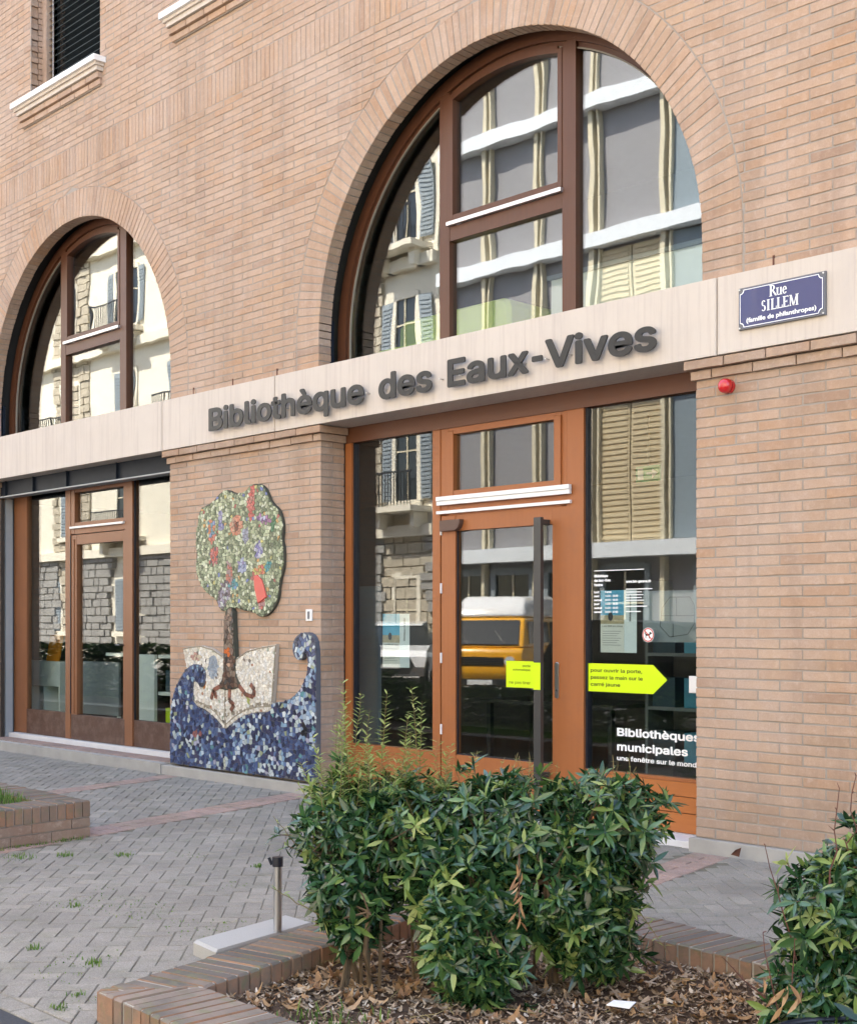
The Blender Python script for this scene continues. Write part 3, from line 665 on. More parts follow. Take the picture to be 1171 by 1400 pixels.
# exit sign inside
ex = thing('exit_sign', 'green and white exit sign hanging inside above the hours list', 'sign', (-7.05, 1.7, 2.95))
MB().box(-7.18, -6.92, 1.70, 1.72, 2.86, 3.0).obj('panel', 'exit_green', ex)
MB().box(-7.16, -7.10, 1.695, 1.699, 2.88, 2.98).obj('figure', 'white_film', ex); a_ = MB(); a_.prism([(-7.06, 2.92), (-7.0, 2.92), (-7.0, 2.89), (-6.94, 2.93), (-7.0, 2.97), (-7.0, 2.94), (-7.06, 2.94)], 1.695, .004); a_.obj('arrow', 'white_film', ex)
MB().box(-7.055, -7.045, 1.705, 1.715, 3.0, 3.45).obj('hanger', 'black_metal', ex)
# upstairs: green sofa, white counter
sf = thing('green_sofa', 'lime green upholstered bench upstairs behind the big arched window', 'sofa', (-9.1, 1.3, 3.86))
def soft(x0, x1, y0, y1, z0, z1, r, nm, mat, par):
    m = MB(); n = 5
    pts = []
    for (cx, cz, a0) in ((x1-r, z0+r, -90), (x1-r, z1-r, 0), (x0+r, z1-r, 90), (x0+r, z0+r, 180)):
        for k in range(n+1): t = R(a0+90*k/n); pts.append((cx+r*math.cos(t), cz+r*math.sin(t)))
    m.prism(pts, y0, y1-y0, .03, back=True); return m.obj(nm, mat, par)
soft(-9.72, -8.2, 1.15, 1.9, 4.0, 4.62, .12, 'backrest', 'sofa_green', sf); soft(-9.66, -8.26, .75, 1.15, 3.98, 4.26, .1, 'seat', 'sofa_green', sf)
for x in (-9.6, -8.4): MB().box(x, x+.06, .85, .91, 3.86, 3.99).obj('leg', 'black_metal', sf)
furn('white_counter', 'pale grey counter upstairs right of the lime green bench', 'counter', [('body', 'shelf_white', [(-8.0, -6.2, 1.5, 2.1, 3.86, 4.78)]), ('top', 'partition_grey', [(-8.03, -6.17, 1.47, 2.13, 4.78, 4.82)])])

# ------------------------------------------------------------------ lettering on the band
def split_letters(me):
    """vertex islands grouped by overlap in x: one group per glyph"""
    n = len(me.vertices); par = list(range(n))
    def f(a):
        while par[a] != a: par[a] = par[par[a]]; a = par[a]
        return a
    for e in me.edges:
        a, b = f(e.vertices[0]), f(e.vertices[1])
        if a != b: par[a] = b
    isl = {}
    for i in range(n): isl.setdefault(f(i), []).append(i)
    items = sorted([[min(me.vertices[i].co.x for i in v), max(me.vertices[i].co.x for i in v), v] for v in isl.values()])
    out = []
    for a, b, v in items:
        if out and a < out[-1][1]-.35*min(b-a, out[-1][1]-out[-1][0]): out[-1][1] = max(out[-1][1], b); out[-1][2] += v
        else: out.append([a, b, list(v)])
    return [g[2] for g in out]
sg = thing('library_sign', 'dark raised letters reading Bibliothèque des Eaux-Vives on the stone band', 'sign', (-11.35, -.12, 3.58))
WORDS = (('Bibliothèque', -11.167, -8.777), ('des', -8.583, -7.913), ('Eaux', -7.73, -6.835), ('-', -6.80, -6.69), ('Vives', -6.665, -5.618))
for word, wx0, wx1 in WORDS:
    me = text_me(word, .412, 0, .005, spacing=1.0, bold=.0105)
    xs_ = [v.co.x for v in me.vertices]; x0_, x1_ = min(xs_), max(xs_); kx = (wx1-wx0)/(x1_-x0_)
    for grp in split_letters(me):
        idx = {v: i for i, v in enumerate(grp)}
        m = MB(); m.v = [(wx0+(me.vertices[i].co.x-x0_)*kx, -.122-me.vertices[i].co.z, 3.561+me.vertices[i].co.y) for i in grp]
        m.f = [tuple(idx[i] for i in p.vertices) for p in me.polygons if p.vertices[0] in idx]; m.c = [None]*len(m.f)
        m.obj('letter', 'dark_letter', sg)
fx = MB()
for k in range(24): 
    x = -11.08+k*.232; fx.tube([(x, -.115, 3.64), (x, -.069, 3.64)], .006, 5)
fx.obj('stand_off_pin', 'steel', sg)
# street name plate
sp_ = thing('street_sign', 'blue enamel street name plate reading Rue SILLEM', 'sign', (-4.64, -.09, 3.72))
X0, X1, Z0, Z1 = -4.965, -4.320, 3.585, 3.868
MB().box(X0, X1, -.092, -.072, Z0, Z1, .004).obj('plate', 'sign_grey', sp_)
def notched(i, r):
    x0, x1, z0, z1 = X0+i, X1-i, Z0+i, Z1-i; p = []
    for cx, cz, a in ((x0, z0, 90), (x1, z0, 180), (x1, z1, 270), (x0, z1, 0)):
        for k in range(5): t = R(a-90*k/4); p.append((cx+r*math.cos(t), cz+r*math.sin(t)))
    return p
MB().prism(notched(.010, .030)[::1], -.0945, .002).obj('enamel_field', 'enamel_blue', sp_)
o_, i_ = notched(.014, .028), notched(.019, .028); b_ = MB(); n_ = len(o_)
b_.add([(x, -.0955, z) for x, z in o_]+[(x, -.0955, z) for x, z in i_], [(k, (k+1) % n_, n_+(k+1) % n_, n_+k) for k in range(n_)]); b_.obj('border_line', 'white_film', sp_)
for x in (X0+.012, X1-.012):
    for z in (Z0+.012, Z1-.012): q = MB(); q.tube([(x, -.097, z), (x, -.09, z)], .006, 8); q.obj('screw', 'steel', sp_)
def serif_text(s, xc, z, h, y, parent):
    """roman capitals and small letters drawn as thick and thin strokes with serifs"""
    T, t, sh = .17*h, .07*h, .05*h
    def stem(m, x, z0, z1, wd, sf=1, top=1, bot=1):
        m.box(x-wd/2, x+wd/2, y, y+.001, z0, z1)
        for on, zz in ((bot, z0), (top, z1-sh)):
            if on: m.box(x-wd/2-.07*h, x+wd/2+.07*h, y-.0002, y+.001, zz, zz+sh)
    def arc(m, cx, cz, rx, rz, a0, a1, w0, w1, n=18):
        P = []; Q = []
        for k in range(n+1):
            a = R(a0+(a1-a0)*k/n); ww = w0+(w1-w0)*abs(math.cos(a)); P.append((cx+(rx)*math.cos(a), cz+(rz)*math.sin(a))); Q.append((cx+(rx-ww)*math.cos(a), cz+(rz-w0)*math.sin(a)))
        m.add([(p[0], y, p[1]) for p in P]+[(p[0], y, p[1]) for p in Q], [(k, k+1, n+2+k, n+1+k) for k in range(n)])
    def diag(m, x0, z0, x1, z1, wd): m.add([(x0-wd/2, y, z0), (x0+wd/2, y, z0), (x1+wd/2, y, z1), (x1-wd/2, y, z1)], [(0, 1, 2, 3)])
    W_ = {'R': .72, 'u': .62, 'e': .52, 'S': .58, 'I': .42, 'L': .62, 'E': .66, 'M': .95}
    tot = sum(W_[c] for c in s)*h; x = xc-tot/2; X = .66*h
    for c in s:
        m = MB(); wdt = W_[c]*h; l = x+.12*h
        if c in 'RILE': stem(m, l+T/2, z, z+h, T)
        if c == 'R': arc(m, l+T, z+.74*h, .33*h, .26*h, -90, 90, t, T); m.box(l+T-.02*h, l+T+.02*h, y, y+.001, z+h-t, z+h); diag(m, l+.62*h, z, l+.28*h, z+.5*h, T)
        if c == 'L': m.box(l+T, l+.52*h, y, y+.001, z, z+t); m.box(l+.46*h, l+.52*h, y-.0002, y+.001, z, z+.28*h)
        if c == 'E':
            for zz, r in ((z, .52), (z+.48*h, .38), (z+h-t, .50)): m.box(l+T, l+r*h, y, y+.001, zz, zz+t); m.box(l+r*h-.05*h, l+r*h, y-.0002, y+.001, zz-(.07*h if zz > z else 0), zz+.14*h if zz == z else zz+t+(.07*h if zz < z+h-2*t else 0))
        if c == 'M': stem(m, l+t/2, z, z+h, t); stem(m, l+.72*h, z, z+h, T); diag(m, l+.38*h, z, l+.08*h, z+h, T); diag(m, l+.38*h, z, l+.68*h, z+h, t*1.3)
        if c == 'S':
            arc(m, x+.29*h, z+.73*h, .21*h, .27*h, 30, 270, t, T*.9); arc(m, x+.29*h, z+.27*h, .23*h, .27*h, -150, 90, t, T*.95)
        if c == 'u': stem(m, x+.16*h, z+.12*h, z+X, T*.85, bot=0); stem(m, x+.50*h, z, z+X, T*.85, top=0, bot=1); arc(m, x+.31*h, z+.17*h, .23*h, .18*h, 180, 345, t, T*.8)
        if c == 'e': arc(m, x+.27*h, z+.33*h, .23*h, .34*h, 0, 325, t, T*.95); m.box(x+.10*h, x+.48*h, y, y+.001, z+.34*h, z+.34*h+t)
        m.obj('letter', 'white_film', parent); x += wdt
serif_text('Rue', -4.66, 3.772, .074, -.0965, sp_); serif_text('SILLEM', -4.65, 3.683, .072, -.0965, sp_)
text_obj('caption', '(famille de philanthropes)', -4.90, -.0965, 3.628, .042, 'white_film', sp_, width=.52, bold=.0012, extrude=.0004, font='bfont')
# siren lamp and bell plate
si = thing('alarm_lamp', 'red round alarm lamp fixed to the brick pier under the street sign', 'lamp', (-5.06, -.05, 3.235))
m = MB(); m.tube([(-5.10, .0, 3.235), (-5.10, -.03, 3.235)], .052, 20); m.obj('base', 'siren_red', si)
m = MB()
for k in range(6):
    pass
pr = [(.0, .050), (-.015, .052), (-.035, .048), (-.050, .036), (-.058, .018), (-.060, .002)]
m.tube([(-5.10, -.03+a, 3.235) for a, b in pr], [b for a, b in pr], 20); m.obj('dome', 'siren_red', si, smooth=True)
bp = thing('bell_plate', 'small white intercom plate on the brick pier above the wave', 'plate', (-9.69, -.01, 1.68))
MB().box(-9.735, -9.645, -.014, -.002, 1.625, 1.735, .003).obj('plate', 'white_metal', bp); MB().box(-9.705, -9.675, -.018, -.0145, 1.645, 1.715).obj('speaker_slot', 'sign_grey', bp)
# ------------------------------------------------------------------ stickers and posters on the glass
yg = .335
ar = thing('arrow_sticker', 'yellow arrow sticker about opening the door on the right pane', 'sticker', (-6.25, yg, 1.18))
m = MB(); m.prism([(-6.645, 1.068), (-5.985, 1.068), (-5.855, 1.178), (-5.985, 1.288), (-6.645, 1.288)], yg-.003, .002, back=True); m.obj('arrow', 'print_yellow', ar)
for k, s in enumerate(('pour ouvrir la porte,', 'passez la main sur le', 'carré jaune')):
    text_obj('text_line', s, -6.585, yg-.0045, 1.222-k*.055, .052, 'print_text', ar, width=(.50, .505, .29)[k], bold=.0009, extrude=.0004)
ds = thing('door_sticker', 'small yellow rectangle sticker on the door glass beside the pull bar', 'sticker', (-7.3, yg, 1.17))
MB().box(-7.485, -7.10, yg-.008, yg-.006, 1.07, 1.29).obj('rectangle', 'print_yellow', ds); MB().box(-7.0415, -6.9675, .1665, .1685, 1.070, 1.287).obj('bar_band', 'print_yellow', ds)
for s, z, x, wd in (('porte', 1.243, -7.30, .085), ('automatique', 1.21, -7.41, .195), ('ne pas tirer', 1.10, -7.45, .235)): text_obj('text_line', s, x, yg-.0095, z, .038 if z > 1.2 else .05, 'print_text', ds, width=wd, extrude=.0004)
wl_ = thing('municipal_lettering', 'white lettering Bibliothèques municipales at the foot of the right pane', 'lettering', (-5.9, yg, .65))
text_obj('text_line', 'Bibliothèques', -6.325, yg-.003, .735, .112, 'white_film', wl_, width=.765, bold=.0030, extrude=.0005)
text_obj('text_line', 'municipales', -6.325, yg-.003, .622, .112, 'white_film', wl_, width=.655, bold=.0030, extrude=.0005)
text_obj('text_line', 'une fenêtre sur le monde', -6.325, yg-.003, .545, .066, 'white_film', wl_, width=.77, bold=.0013, extrude=.0005)
hl = thing('opening_hours', 'white printed opening hours list on the right pane', 'lettering', (-6.2, yg, 1.8))
MB().box(-6.55, -6.07, yg-.003, yg-.002, 2.012, 2.018).obj('rule', 'white_film', hl)
for s, x, z, h, wd in (('Bibliothèque', -6.55, 1.965, .036, .135), ('des Eaux-Vives', -6.55, 1.93, .036, .16), ('Horaires', -6.55, 1.895, .036, .085), ('www.bm-geneve.ch', -6.24, 1.915, .036, .235)):
    text_obj('text_line', s, x, yg-.003, z, h, 'white_film', hl, width=wd, bold=.0016, extrude=.0004)
for k, (d, hrs) in enumerate((('lundi', 'Fermé'), ('mardi', '14:30 - 18:30'), ('mercredi', '10:30 - 18:30'), ('jeudi', '14:30 - 18:30'), ('vendredi', '14:30 - 18:30'), ('samedi', '10:30 - 17:00'))):
    text_obj('text_line', d, -6.55, yg-.0055, 1.84-k*.031, .028, 'white_film', hl, width=.05 if len(d) < 6 else .078, bold=.0012, extrude=.0004)
    text_obj('text_line', hrs, -6.44, yg-.0055, 1.84-k*.031, .028, 'white_film', hl, width=.06 if k == 0 else .125, bold=.0008, extrude=.0004)
for z, wd in ((1.862, .25), (1.84, .15), (1.818, .165), (1.796, .15), (1.776, .17), (1.73, .20), (1.69, .14)): MB().box(-6.24, -6.24+wd, yg-.003, yg-.002, z, z+.007).obj('text_line', 'white_film', hl)
def poster(label, x0, x1, z0, z1, y, split):
    t = thing('poster', label, 'poster', ((x0+x1)/2, y, z0), 'library posters taped inside the glass')
    MB().box(x0, x1, y, y+.001, z0, z1).obj('sheet', 'paper_pale', t)
    xm = x0+(x1-x0)*split; h = z1-z0
    MB().box(x0, xm, y-.002, y-.001, z0, z0+h*.46).obj('text_field', 'paper', t); MB().box(x0+.0001, xm, y-.002, y-.001, z0+h*.46, z0+h*.60).obj('photo_field', 'field_print', t); MB().box(x0+.0001, xm, y-.002, y-.001, z0+h*.60, z1).obj('photo_sky', 'sky_print', t)
    q = MB(); q.prism([(x0+(x1-x0)*.28+.02*math.cos(a)*1.2, z0+h*.58+.035*math.sin(a)) for a in [k*math.pi/6 for k in range(12)]], y-.003, .0008); q.obj('stool_picture', 'black_print', t)
    text_obj('title', 'Les BM en sous', x0+.02, y-.003, z0+h*.41, .03, 'black_print', t, width=(xm-x0)*.85, extrude=.0003)
    for k in range(7): MB().box(x0+.02, xm-.03-(k % 3)*.02, y-.003, y-.0021, z0+h*.34-k*.018, z0+h*.34-k*.018+.003).obj('text_line', 'sign_grey', t)
    me = text_me('Bibliothèques municipales', .032, 0, .0003, bold=.0008); xx = [v.co.x for v in me.vertices]; mx = max(xx)
    for v in me.vertices: v.co = Vector((-v.co.y, 0, v.co.x*h*.42/mx))
    me.materials.append(M['black_print']); put('side_title', me, t, (xm+(x1-xm)*.55, y-.002, z0+h*.5))
poster('poster taped inside the right pane behind the opening hours list', -6.52, -6.17, 1.375, 1.86, yg+.04, .66)
poster('poster taped inside the left entrance pane, blue picture on top', -9.08, -8.72, 1.20, 1.69, yg+.04, .64)
fp = thing('floor_plan', 'grey floor plan sheet hung behind the right pane', 'sheet', (-5.75, .40, 1.5))
MB().box(-6.13, -5.60, .400, .402, 1.46, 1.85).obj('sheet', 'partition_grey', fp)
m = MB(); P_ = [(-5.95, 1.72), (-5.88, 1.80), (-5.70, 1.80), (-5.66, 1.74), (-5.66, 1.60), (-5.72, 1.52), (-5.88, 1.50), (-5.97, 1.58)]
for k in range(8): m.tube([(P_[k][0], .399, P_[k][1]), (P_[(k+1) % 8][0], .399, P_[(k+1) % 8][1])], .002, 4)
for a, b in (((-5.95, 1.66), (-5.66, 1.66)), ((-5.82, 1.66), (-5.82, 1.80)), ((-5.85, 1.50), (-5.85, 1.60))): m.tube([(a[0], .399, a[1]), (b[0], .399, b[1])], .0015, 4)
m.obj('plan_lines', 'black_print', fp)
nd = thing('no_dogs_sticker', 'round red and white no dogs sticker on the right pane', 'sticker', (-6.03, yg, 1.515))
def disc(m, x, z, r, y, n=24, ri=0):
    if not ri: m.prism([(x+r*math.cos(2*math.pi*k/n), z+r*math.sin(2*math.pi*k/n)) for k in range(n)], y, .001, back=True)
    else:
        for k in range(n):
            a, b = 2*math.pi*k/n, 2*math.pi*(k+1)/n
            m.prism([(x+r*math.cos(a), z+r*math.sin(a)), (x+r*math.cos(b), z+r*math.sin(b)), (x+ri*math.cos(b), z+ri*math.sin(b)), (x+ri*math.cos(a), z+ri*math.sin(a))], y, .001)
m = MB(); disc(m, -6.03, 1.515, .055, yg-.003); m.obj('disc', 'white_film', nd); m = MB(); disc(m, -6.03, 1.515, .052, yg-.0045, ri=.044); m.add([(-6.068, yg-.0042, 1.549), (-6.062, yg-.0042, 1.555), (-5.992, yg-.0042, 1.481), (-5.998, yg-.0042, 1.475)], [(0, 1, 2, 3)]); m.obj('red_ring', 'red_print', nd)
m = MB(); yy = yg-.0039
for b in ((-6.055, -6.015, 1.508, 1.524), (-6.055, -6.048, 1.488, 1.508), (-6.024, -6.017, 1.488, 1.508), (-6.018, -6.004, 1.518, 1.538), (-6.004, -5.994, 1.524, 1.532), (-6.063, -6.055, 1.52, 1.536)): m.box(b[0], b[1], yy, yy+.0005, b[2], b[3])
m.obj('dog', 'black_print', nd)
cs = MB(); cs.box(-5.645, -5.55, yg-.03, yg-.003, 1.09, 1.215, .005); tag(cs.obj('door_sensor', 'white_metal'), 'white square sensor box on the right pane at the brick pier', 'sensor')

# ------------------------------------------------------------------ mosaic
crown = [(-10.983, 2.962), (-10.845, 2.906), (-10.671, 2.898), (-10.594, 2.968), (-10.462, 2.98), (-10.35, 2.938), (-10.294, 2.867), (-10.239, 2.774), (-10.13, 2.711), (-10.076, 2.631), (-10.047, 2.519), (-10.076, 2.41), (-10.04, 2.32), (-10.047, 2.144), (-10.094, 2.035), (-10.119, 1.948), (-10.13, 1.837), (-10.221, 1.727), (-10.331, 1.672), (-10.443, 1.666), (-10.518, 1.718), (-10.671, 1.726), (-10.845, 1.773), (-11.003, 1.714), (-11.112, 1.752), (-11.164, 1.851), (-11.307, 1.905), (-11.432, 1.985), (-11.482, 2.07), (-11.536, 2.143), (-11.507, 2.309), (-11.536, 2.501), (-11.494, 2.619), (-11.482, 2.737), (-11.411, 2.804), (-11.225, 2.839), (-11.124, 2.914)]
trunk = [(-11.003, 1.733), (-10.845, 1.778), (-10.834, 1.547), (-10.806, 1.272), (-10.806, 1.088), (-10.709, 0.988), (-10.787, 0.951), (-10.904, 0.935), (-11.003, 0.931), (-11.104, 0.951), (-11.011, 1.07), (-11.003, 1.315)]
book = [(-11.758, 1.339), (-11.6, 1.365), (-11.411, 1.375), (-11.225, 1.346), (-11.063, 1.286), (-11.011, 1.245), (-10.806, 1.249), (-10.632, 1.332), (-10.406, 1.373), (-10.148, 1.403), (-10.177, 1.105), (-10.221, 0.748), (-10.481, 0.731), (-10.671, 0.692), (-10.845, 0.615), (-10.991, 0.525), (-11.144, 0.634), (-11.348, 0.718), (-11.536, 0.757), (-11.579, 0.922), (-11.685, 1.135)]
wave = [(-11.981, 0.118), (-11.981, 0.118), (-11.981, 0.118), (-11.981, 0.20), (-11.981, 0.615), (-11.946, 0.812), (-11.836, 0.986), (-11.707, 1.111), (-11.579, 1.174), (-11.452, 1.184), (-11.348, 1.139), (-11.32, 1.062), (-11.34, 0.966), (-11.419, 0.935), (-11.465, 0.986), (-11.536, 1.008), (-11.558, 0.923), (-11.536, 0.752), (-11.348, 0.713), (-11.144, 0.629), (-10.991, 0.521), (-10.845, 0.61), (-10.671, 0.688), (-10.481, 0.727), (-10.221, 0.744), (-10.199, 0.838), (-9.969, 0.859), (-9.793, 0.953), (-9.689, 1.076), (-9.648, 1.206), (-9.662, 1.303), (-9.717, 1.345), (-9.724, 1.269), (-9.8, 1.251), (-9.87, 1.299), (-9.888, 1.375), (-9.863, 1.452), (-9.786, 1.503), (-9.672, 1.525), (-9.58, 1.491), (-9.535, 1.413), (-9.525, 1.232), (-9.525, 0.699), (-9.525, 0.20), (-9.525, 0.122), (-9.525, 0.122), (-9.525, 0.122), (-10.185, 0.122), (-10.964, 0.118)]
mz = thing('mosaic_artwork', 'glazed mosaic of a tree growing from an open book on blue waves', 'mosaic', (-10.75, -.03, .12))
def smooth_outline(p, it=2):
    for _ in range(it):
        q = []
        for i in range(len(p)):
            a, b = p[i], p[(i+1) % len(p)]; q += [(a[0]*.75+b[0]*.25, a[1]*.75+b[1]*.25), (a[0]*.25+b[0]*.75, a[1]*.25+b[1]*.75)]
        p = q
    return p
def mosaic(name, outline, cell, yback, thick, grout, colf, gap=.0018, sm=2, bound=None):
    out = smooth_outline(outline, sm) if sm else outline
    base = MB()
    n = len(out); vs = [(x, yback-thick, z) for x, z in out]+[(x, yback, z) for x, z in out]
    base.add(vs, [tuple(range(n))]+[(i, n+i, n+(i+1) % n, (i+1) % n) for i in range(n)])
    bo = base.obj(name, grout, mz)
    x0 = min(p[0] for p in out); x1 = max(p[0] for p in out); z0 = min(p[1] for p in out); z1 = max(p[1] for p in out)
    nx = int((x1-x0)/cell)+3; nz = int((z1-z0)/cell)+3
    P = [[(x0+(i-1+random.uniform(.04, .96))*cell, z0+(j-1+random.uniform(.04, .96))*cell) for j in range(nz)] for i in range(nx)]
    m = MB()
    for i in range(nx):
        for j in range(nz):
            px, pz = P[i][j]
            if not inside((px, pz), out): continue
            poly = [(px-cell*1.6, pz-cell*1.6), (px+cell*1.6, pz-cell*1.6), (px+cell*1.6, pz+cell*1.6), (px-cell*1.6, pz+cell*1.6)]
            for di in (-2, -1, 0, 1, 2):
                for dj in (-2, -1, 0, 1, 2):
                    if not (di or dj): continue
                    a, b = i+di, j+dj
                    if 0 <= a < nx and 0 <= b < nz:
                        qx, qz = P[a][b]; dx, dz = qx-px, qz-pz; L = math.hypot(dx, dz)
                        poly = clip(poly, dx/L, dz/L, (dx*(px+qx)/2+dz*(pz+qz)/2)/L-gap)
                        if len(poly) < 3: break
                if len(poly) < 3: break
            # keep the tile inside the outline
            if len(poly) < 3: continue
            bad = [p for p in poly if not inside(p, out)]
            if bad:
                poly = [p if inside(p, out) else (px+(p[0]-px)*.35, pz+(p[1]-pz)*.35) for p in poly]
            if area(poly) < 2e-5: continue
            ty = random.uniform(.003, .0075); tx, tz = random.uniform(-.06, .06), random.uniform(-.06, .06)
            k = len(poly); c = colf(px, pz); yf = yback-thick-ty
            A = sum(poly[q][0]*poly[(q+1) % k][1]-poly[(q+1) % k][0]*poly[q][1] for q in range(k))
            if A < 0: poly = poly[::-1]
            m.add([(x, yf+(x-px)*tx+(z-pz)*tz, z) for x, z in poly]+[(x, yback-thick+.001, z) for x, z in poly], [tuple(range(k))]+[(q, k+q, k+(q+1) % k, (q+1) % k) for q in range(k)], c)
    t = m.obj('tesserae', 'tessera_glaze', bo); stuff(t); return bo
def pick(*cs):
    c = random.choice(cs); v = random.uniform(.8, 1.2); return tuple(min(1, x*v) for x in c)
def near(x, z, cx, cz, rx, rz=None, a=0):
    rz = rz or rx; dx, dz = x-cx, z-cz; ca, sa = math.cos(R(a)), math.sin(R(a)); u, v = dx*ca+dz*sa, -dx*sa+dz*ca
    return (u/rx)**2+(v/rz)**2 < 1
def ccol(x, z):
    if near(x, z, -10.56, 2.79, .06, .17, -6): return pick((.45, .07, .06), (.5, .12, .10), (.32, .10, .08))
    if near(x, z, -10.81, 2.585, .045): return pick((.18, .03, .01), (.10, .02, .01))
    if near(x, z, -10.81, 2.585, .105): return pick((.50, .20, .12), (.40, .25, .16), (.45, .14, .08))
    if near(x, z, -11.25, 2.57, .075, .09): return pick((.06, .18, .24), (.5, .18, .08), (.20, .25, .45))
    if near(x, z, -11.22, 2.47, .06, .05): return pick((.45, .12, .08), (.5, .3, .1))
    if near(x, z, -11.20, 2.30, .08, .10): return pick((.48, .07, .05), (.42, .12, .12), (.05, .05, .06))
    if near(x, z, -10.655, 2.48, .055, .08): return pick((.30, .32, .40), (.22, .22, .28))
    if near(x, z, -11.08, 2.65, .045, .11): return pick((.10, .11, .30), (.25, .25, .40))
    if near(x, z, -10.44, 2.33, .06, .09, -20): return pick((.16, .15, .34), (.40, .40, .5))
    if near(x, z, -10.36, 2.62, .13, .035, -15): return pick((.35, .15, .30), (.16, .08, .20), (.45, .45, .60))
    if near(x, z, -10.20, 2.56, .035, .08, -20): return pick((.02, .12, .05))
    if near(x, z, -10.29, 2.155, .045): return pick((.03, .22, .24))
    if near(x, z, -10.42, 2.12, .13, .05, 20): return pick((.5, .2, .08), (.45, .08, .06), (.4, .35, .1))
    if near(x, z, -10.72, 2.17, .07, .08): return pick((.12, .16, .34), (.32, .36, .5), (.2, .16, .3))
    if near(x, z, -10.93, 2.10, .05, .13, 10): return pick((.42, .12, .08), (.30, .2, .2))
    if near(x, z, -10.86, 1.99, .08, .05): return pick((.04, .22, .25), (.05, .15, .30))
    if near(x, z, -11.02, 1.90, .10, .15, -25): return pick((.07, .05, .07), (.25, .22, .30), (.14, .10, .12), (.4, .42, .4))
    if near(x, z, -10.40, 1.80, .06, .06): return pick((.45, .08, .06), (.4, .2, .2))
    if random.random() < .04: return pick((.45, .25, .08), (.35, .08, .07), (.12, .16, .35), (.5, .45, .15))
    return pick((.16, .20, .11), (.26, .31, .18), (.07, .11, .05), (.42, .47, .30), (.18, .22, .12), (.10, .13, .07), (.55, .58, .42), (.34, .37, .23))
def tcol(x, z):
    if near(x, z, -10.92, 1.33, .045): return (.60, .13, .02)
    if near(x, z, -10.92, 1.19, .035): return pick((.5, .3, .2))
    return pick((.05, .032, .024), (.09, .05, .035), (.15, .09, .06), (.035, .028, .026), (.12, .055, .035), (.2, .14, .10))
def bcol(x, z):
    if near(x, z, -11.205, 1.15, .085, .12): return pick((.25, .30, .36), (.35, .40, .45))
    if near(x, z, -11.36, .99, .05): return pick((.45, .18, .05), (.3, .1, .04))
    if near(x, z, -10.60, .85, .03, .05): return pick((.45, .48, .15))
    if z > 1.20 and near(x, z, -11.50, 1.26, .10, .035): return pick((.45, .25, .2), (.5, .42, .30))
    if abs(x+10.99) < .012: return pick((.30, .26, .20))
    zb = .76-abs(x+10.99)*.04; edge = (.62 if abs(x+10.99) < .05 else .62+min(.15, abs(x+10.99)*.25))
    if abs(z-(edge+.045)) < .010: return pick((.30, .26, .19))
    if random.random() < .03: return pick((.4, .2, .12), (.15, .12, .10), (.35, .4, .3))
    return pick((.72, .67, .58), (.76, .72, .64), (.66, .59, .49), (.78, .76, .71), (.70, .64, .53))
def wcol(x, z):
    if abs(x+10.985) < .010 and z < .5: return pick((.4, .42, .35))
    if near(x, z, -9.70, .60, .05): return (.008, .008, .012)
    if near(x, z, -11.49, .465, .08, .028): return pick((.28, .10, .09))
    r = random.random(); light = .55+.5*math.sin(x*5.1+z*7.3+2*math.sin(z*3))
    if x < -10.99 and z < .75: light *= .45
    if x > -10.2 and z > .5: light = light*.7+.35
    if r < .52*light: return pick((.26, .36, .50), (.42, .50, .58), (.55, .60, .62), (.20, .32, .44), (.45, .52, .50))
    if r < .58: return pick((.032, .055, .14), (.055, .085, .20), (.095, .145, .28))
    if r < .94: return pick((.014, .020, .050), (.020, .026, .075), (.03, .042, .11), (.042, .040, .09))
    return pick((.45, .50, .45), (.10, .25, .28), (.4, .4, .5), (.3, .34, .2))
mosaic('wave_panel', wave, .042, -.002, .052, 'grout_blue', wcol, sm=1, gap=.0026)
mosaic('book_panel', book, .030, -.004, .038, 'grout_pale', bcol, sm=0, gap=.0018)
mosaic('crown_panel', crown, .034, -.003, .030, 'grout_green', ccol, sm=2, gap=.0024)
mosaic('trunk_panel', trunk, .046, -.006, .048, 'grout_green', tcol, sm=1)
for pts in ([(-11.04, .976), (-11.184, .925), (-11.225, .829)], [(-10.904, .946), (-10.912, .831), (-10.834, .788), (-10.885, .728)], [(-10.75, .986), (-10.632, .899), (-10.518, .881), (-10.488, .95), (-10.556, 1.004)], [(-11.19, .91), (-11.14, .88), (-11.15, .84)]):
    o_ = MB(); P = []
    for a, b in zip(pts, pts[1:]):
        for k in range(4): P.append((a[0]+(b[0]-a[0])*k/4, a[1]+(b[1]-a[1])*k/4))
    P.append(pts[-1])
    for a, b in zip(P, P[1:]):
        d = Vector((b[0]-a[0], b[1]-a[1])); nn = Vector((-d.y, d.x)).normalized()*.021
        o_.prism([(a[0]-nn.x, a[1]-nn.y), (b[0]-nn.x, b[1]-nn.y), (b[0]+nn.x, b[1]+nn.y), (a[0]+nn.x, a[1]+nn.y)], -.056, .010, col=pick((.20, .08, .05), (.28, .11, .07), (.12, .06, .045)))
    o_.obj('root', 'tessera_glaze', mz)
m = MB(); m.prism([(-10.53, 1.90), (-10.42, 2.03), (-10.31, 2.03-.11), (-10.33, 1.80), (-10.46, 1.84)][::-1], -.046, .012, .003); 
m = MB(); m.prism([(-10.51, 2.07), (-10.45, 2.08), (-10.37, 2.02), (-10.30, 1.86), (-10.44, 1.80), (-10.50, 1.95)], -.05, .014, .004, col=(.62, .075, .055)); m.obj('red_tile', 'tessera_glaze', mz)
m = MB(); m.prism([(-10.46, .70), (-10.42, .71), (-10.36, .55), (-10.40, .53)], -.046, .010, col=(.55, .50, .38)); m.obj('bookmark', 'tessera_glaze', mz)
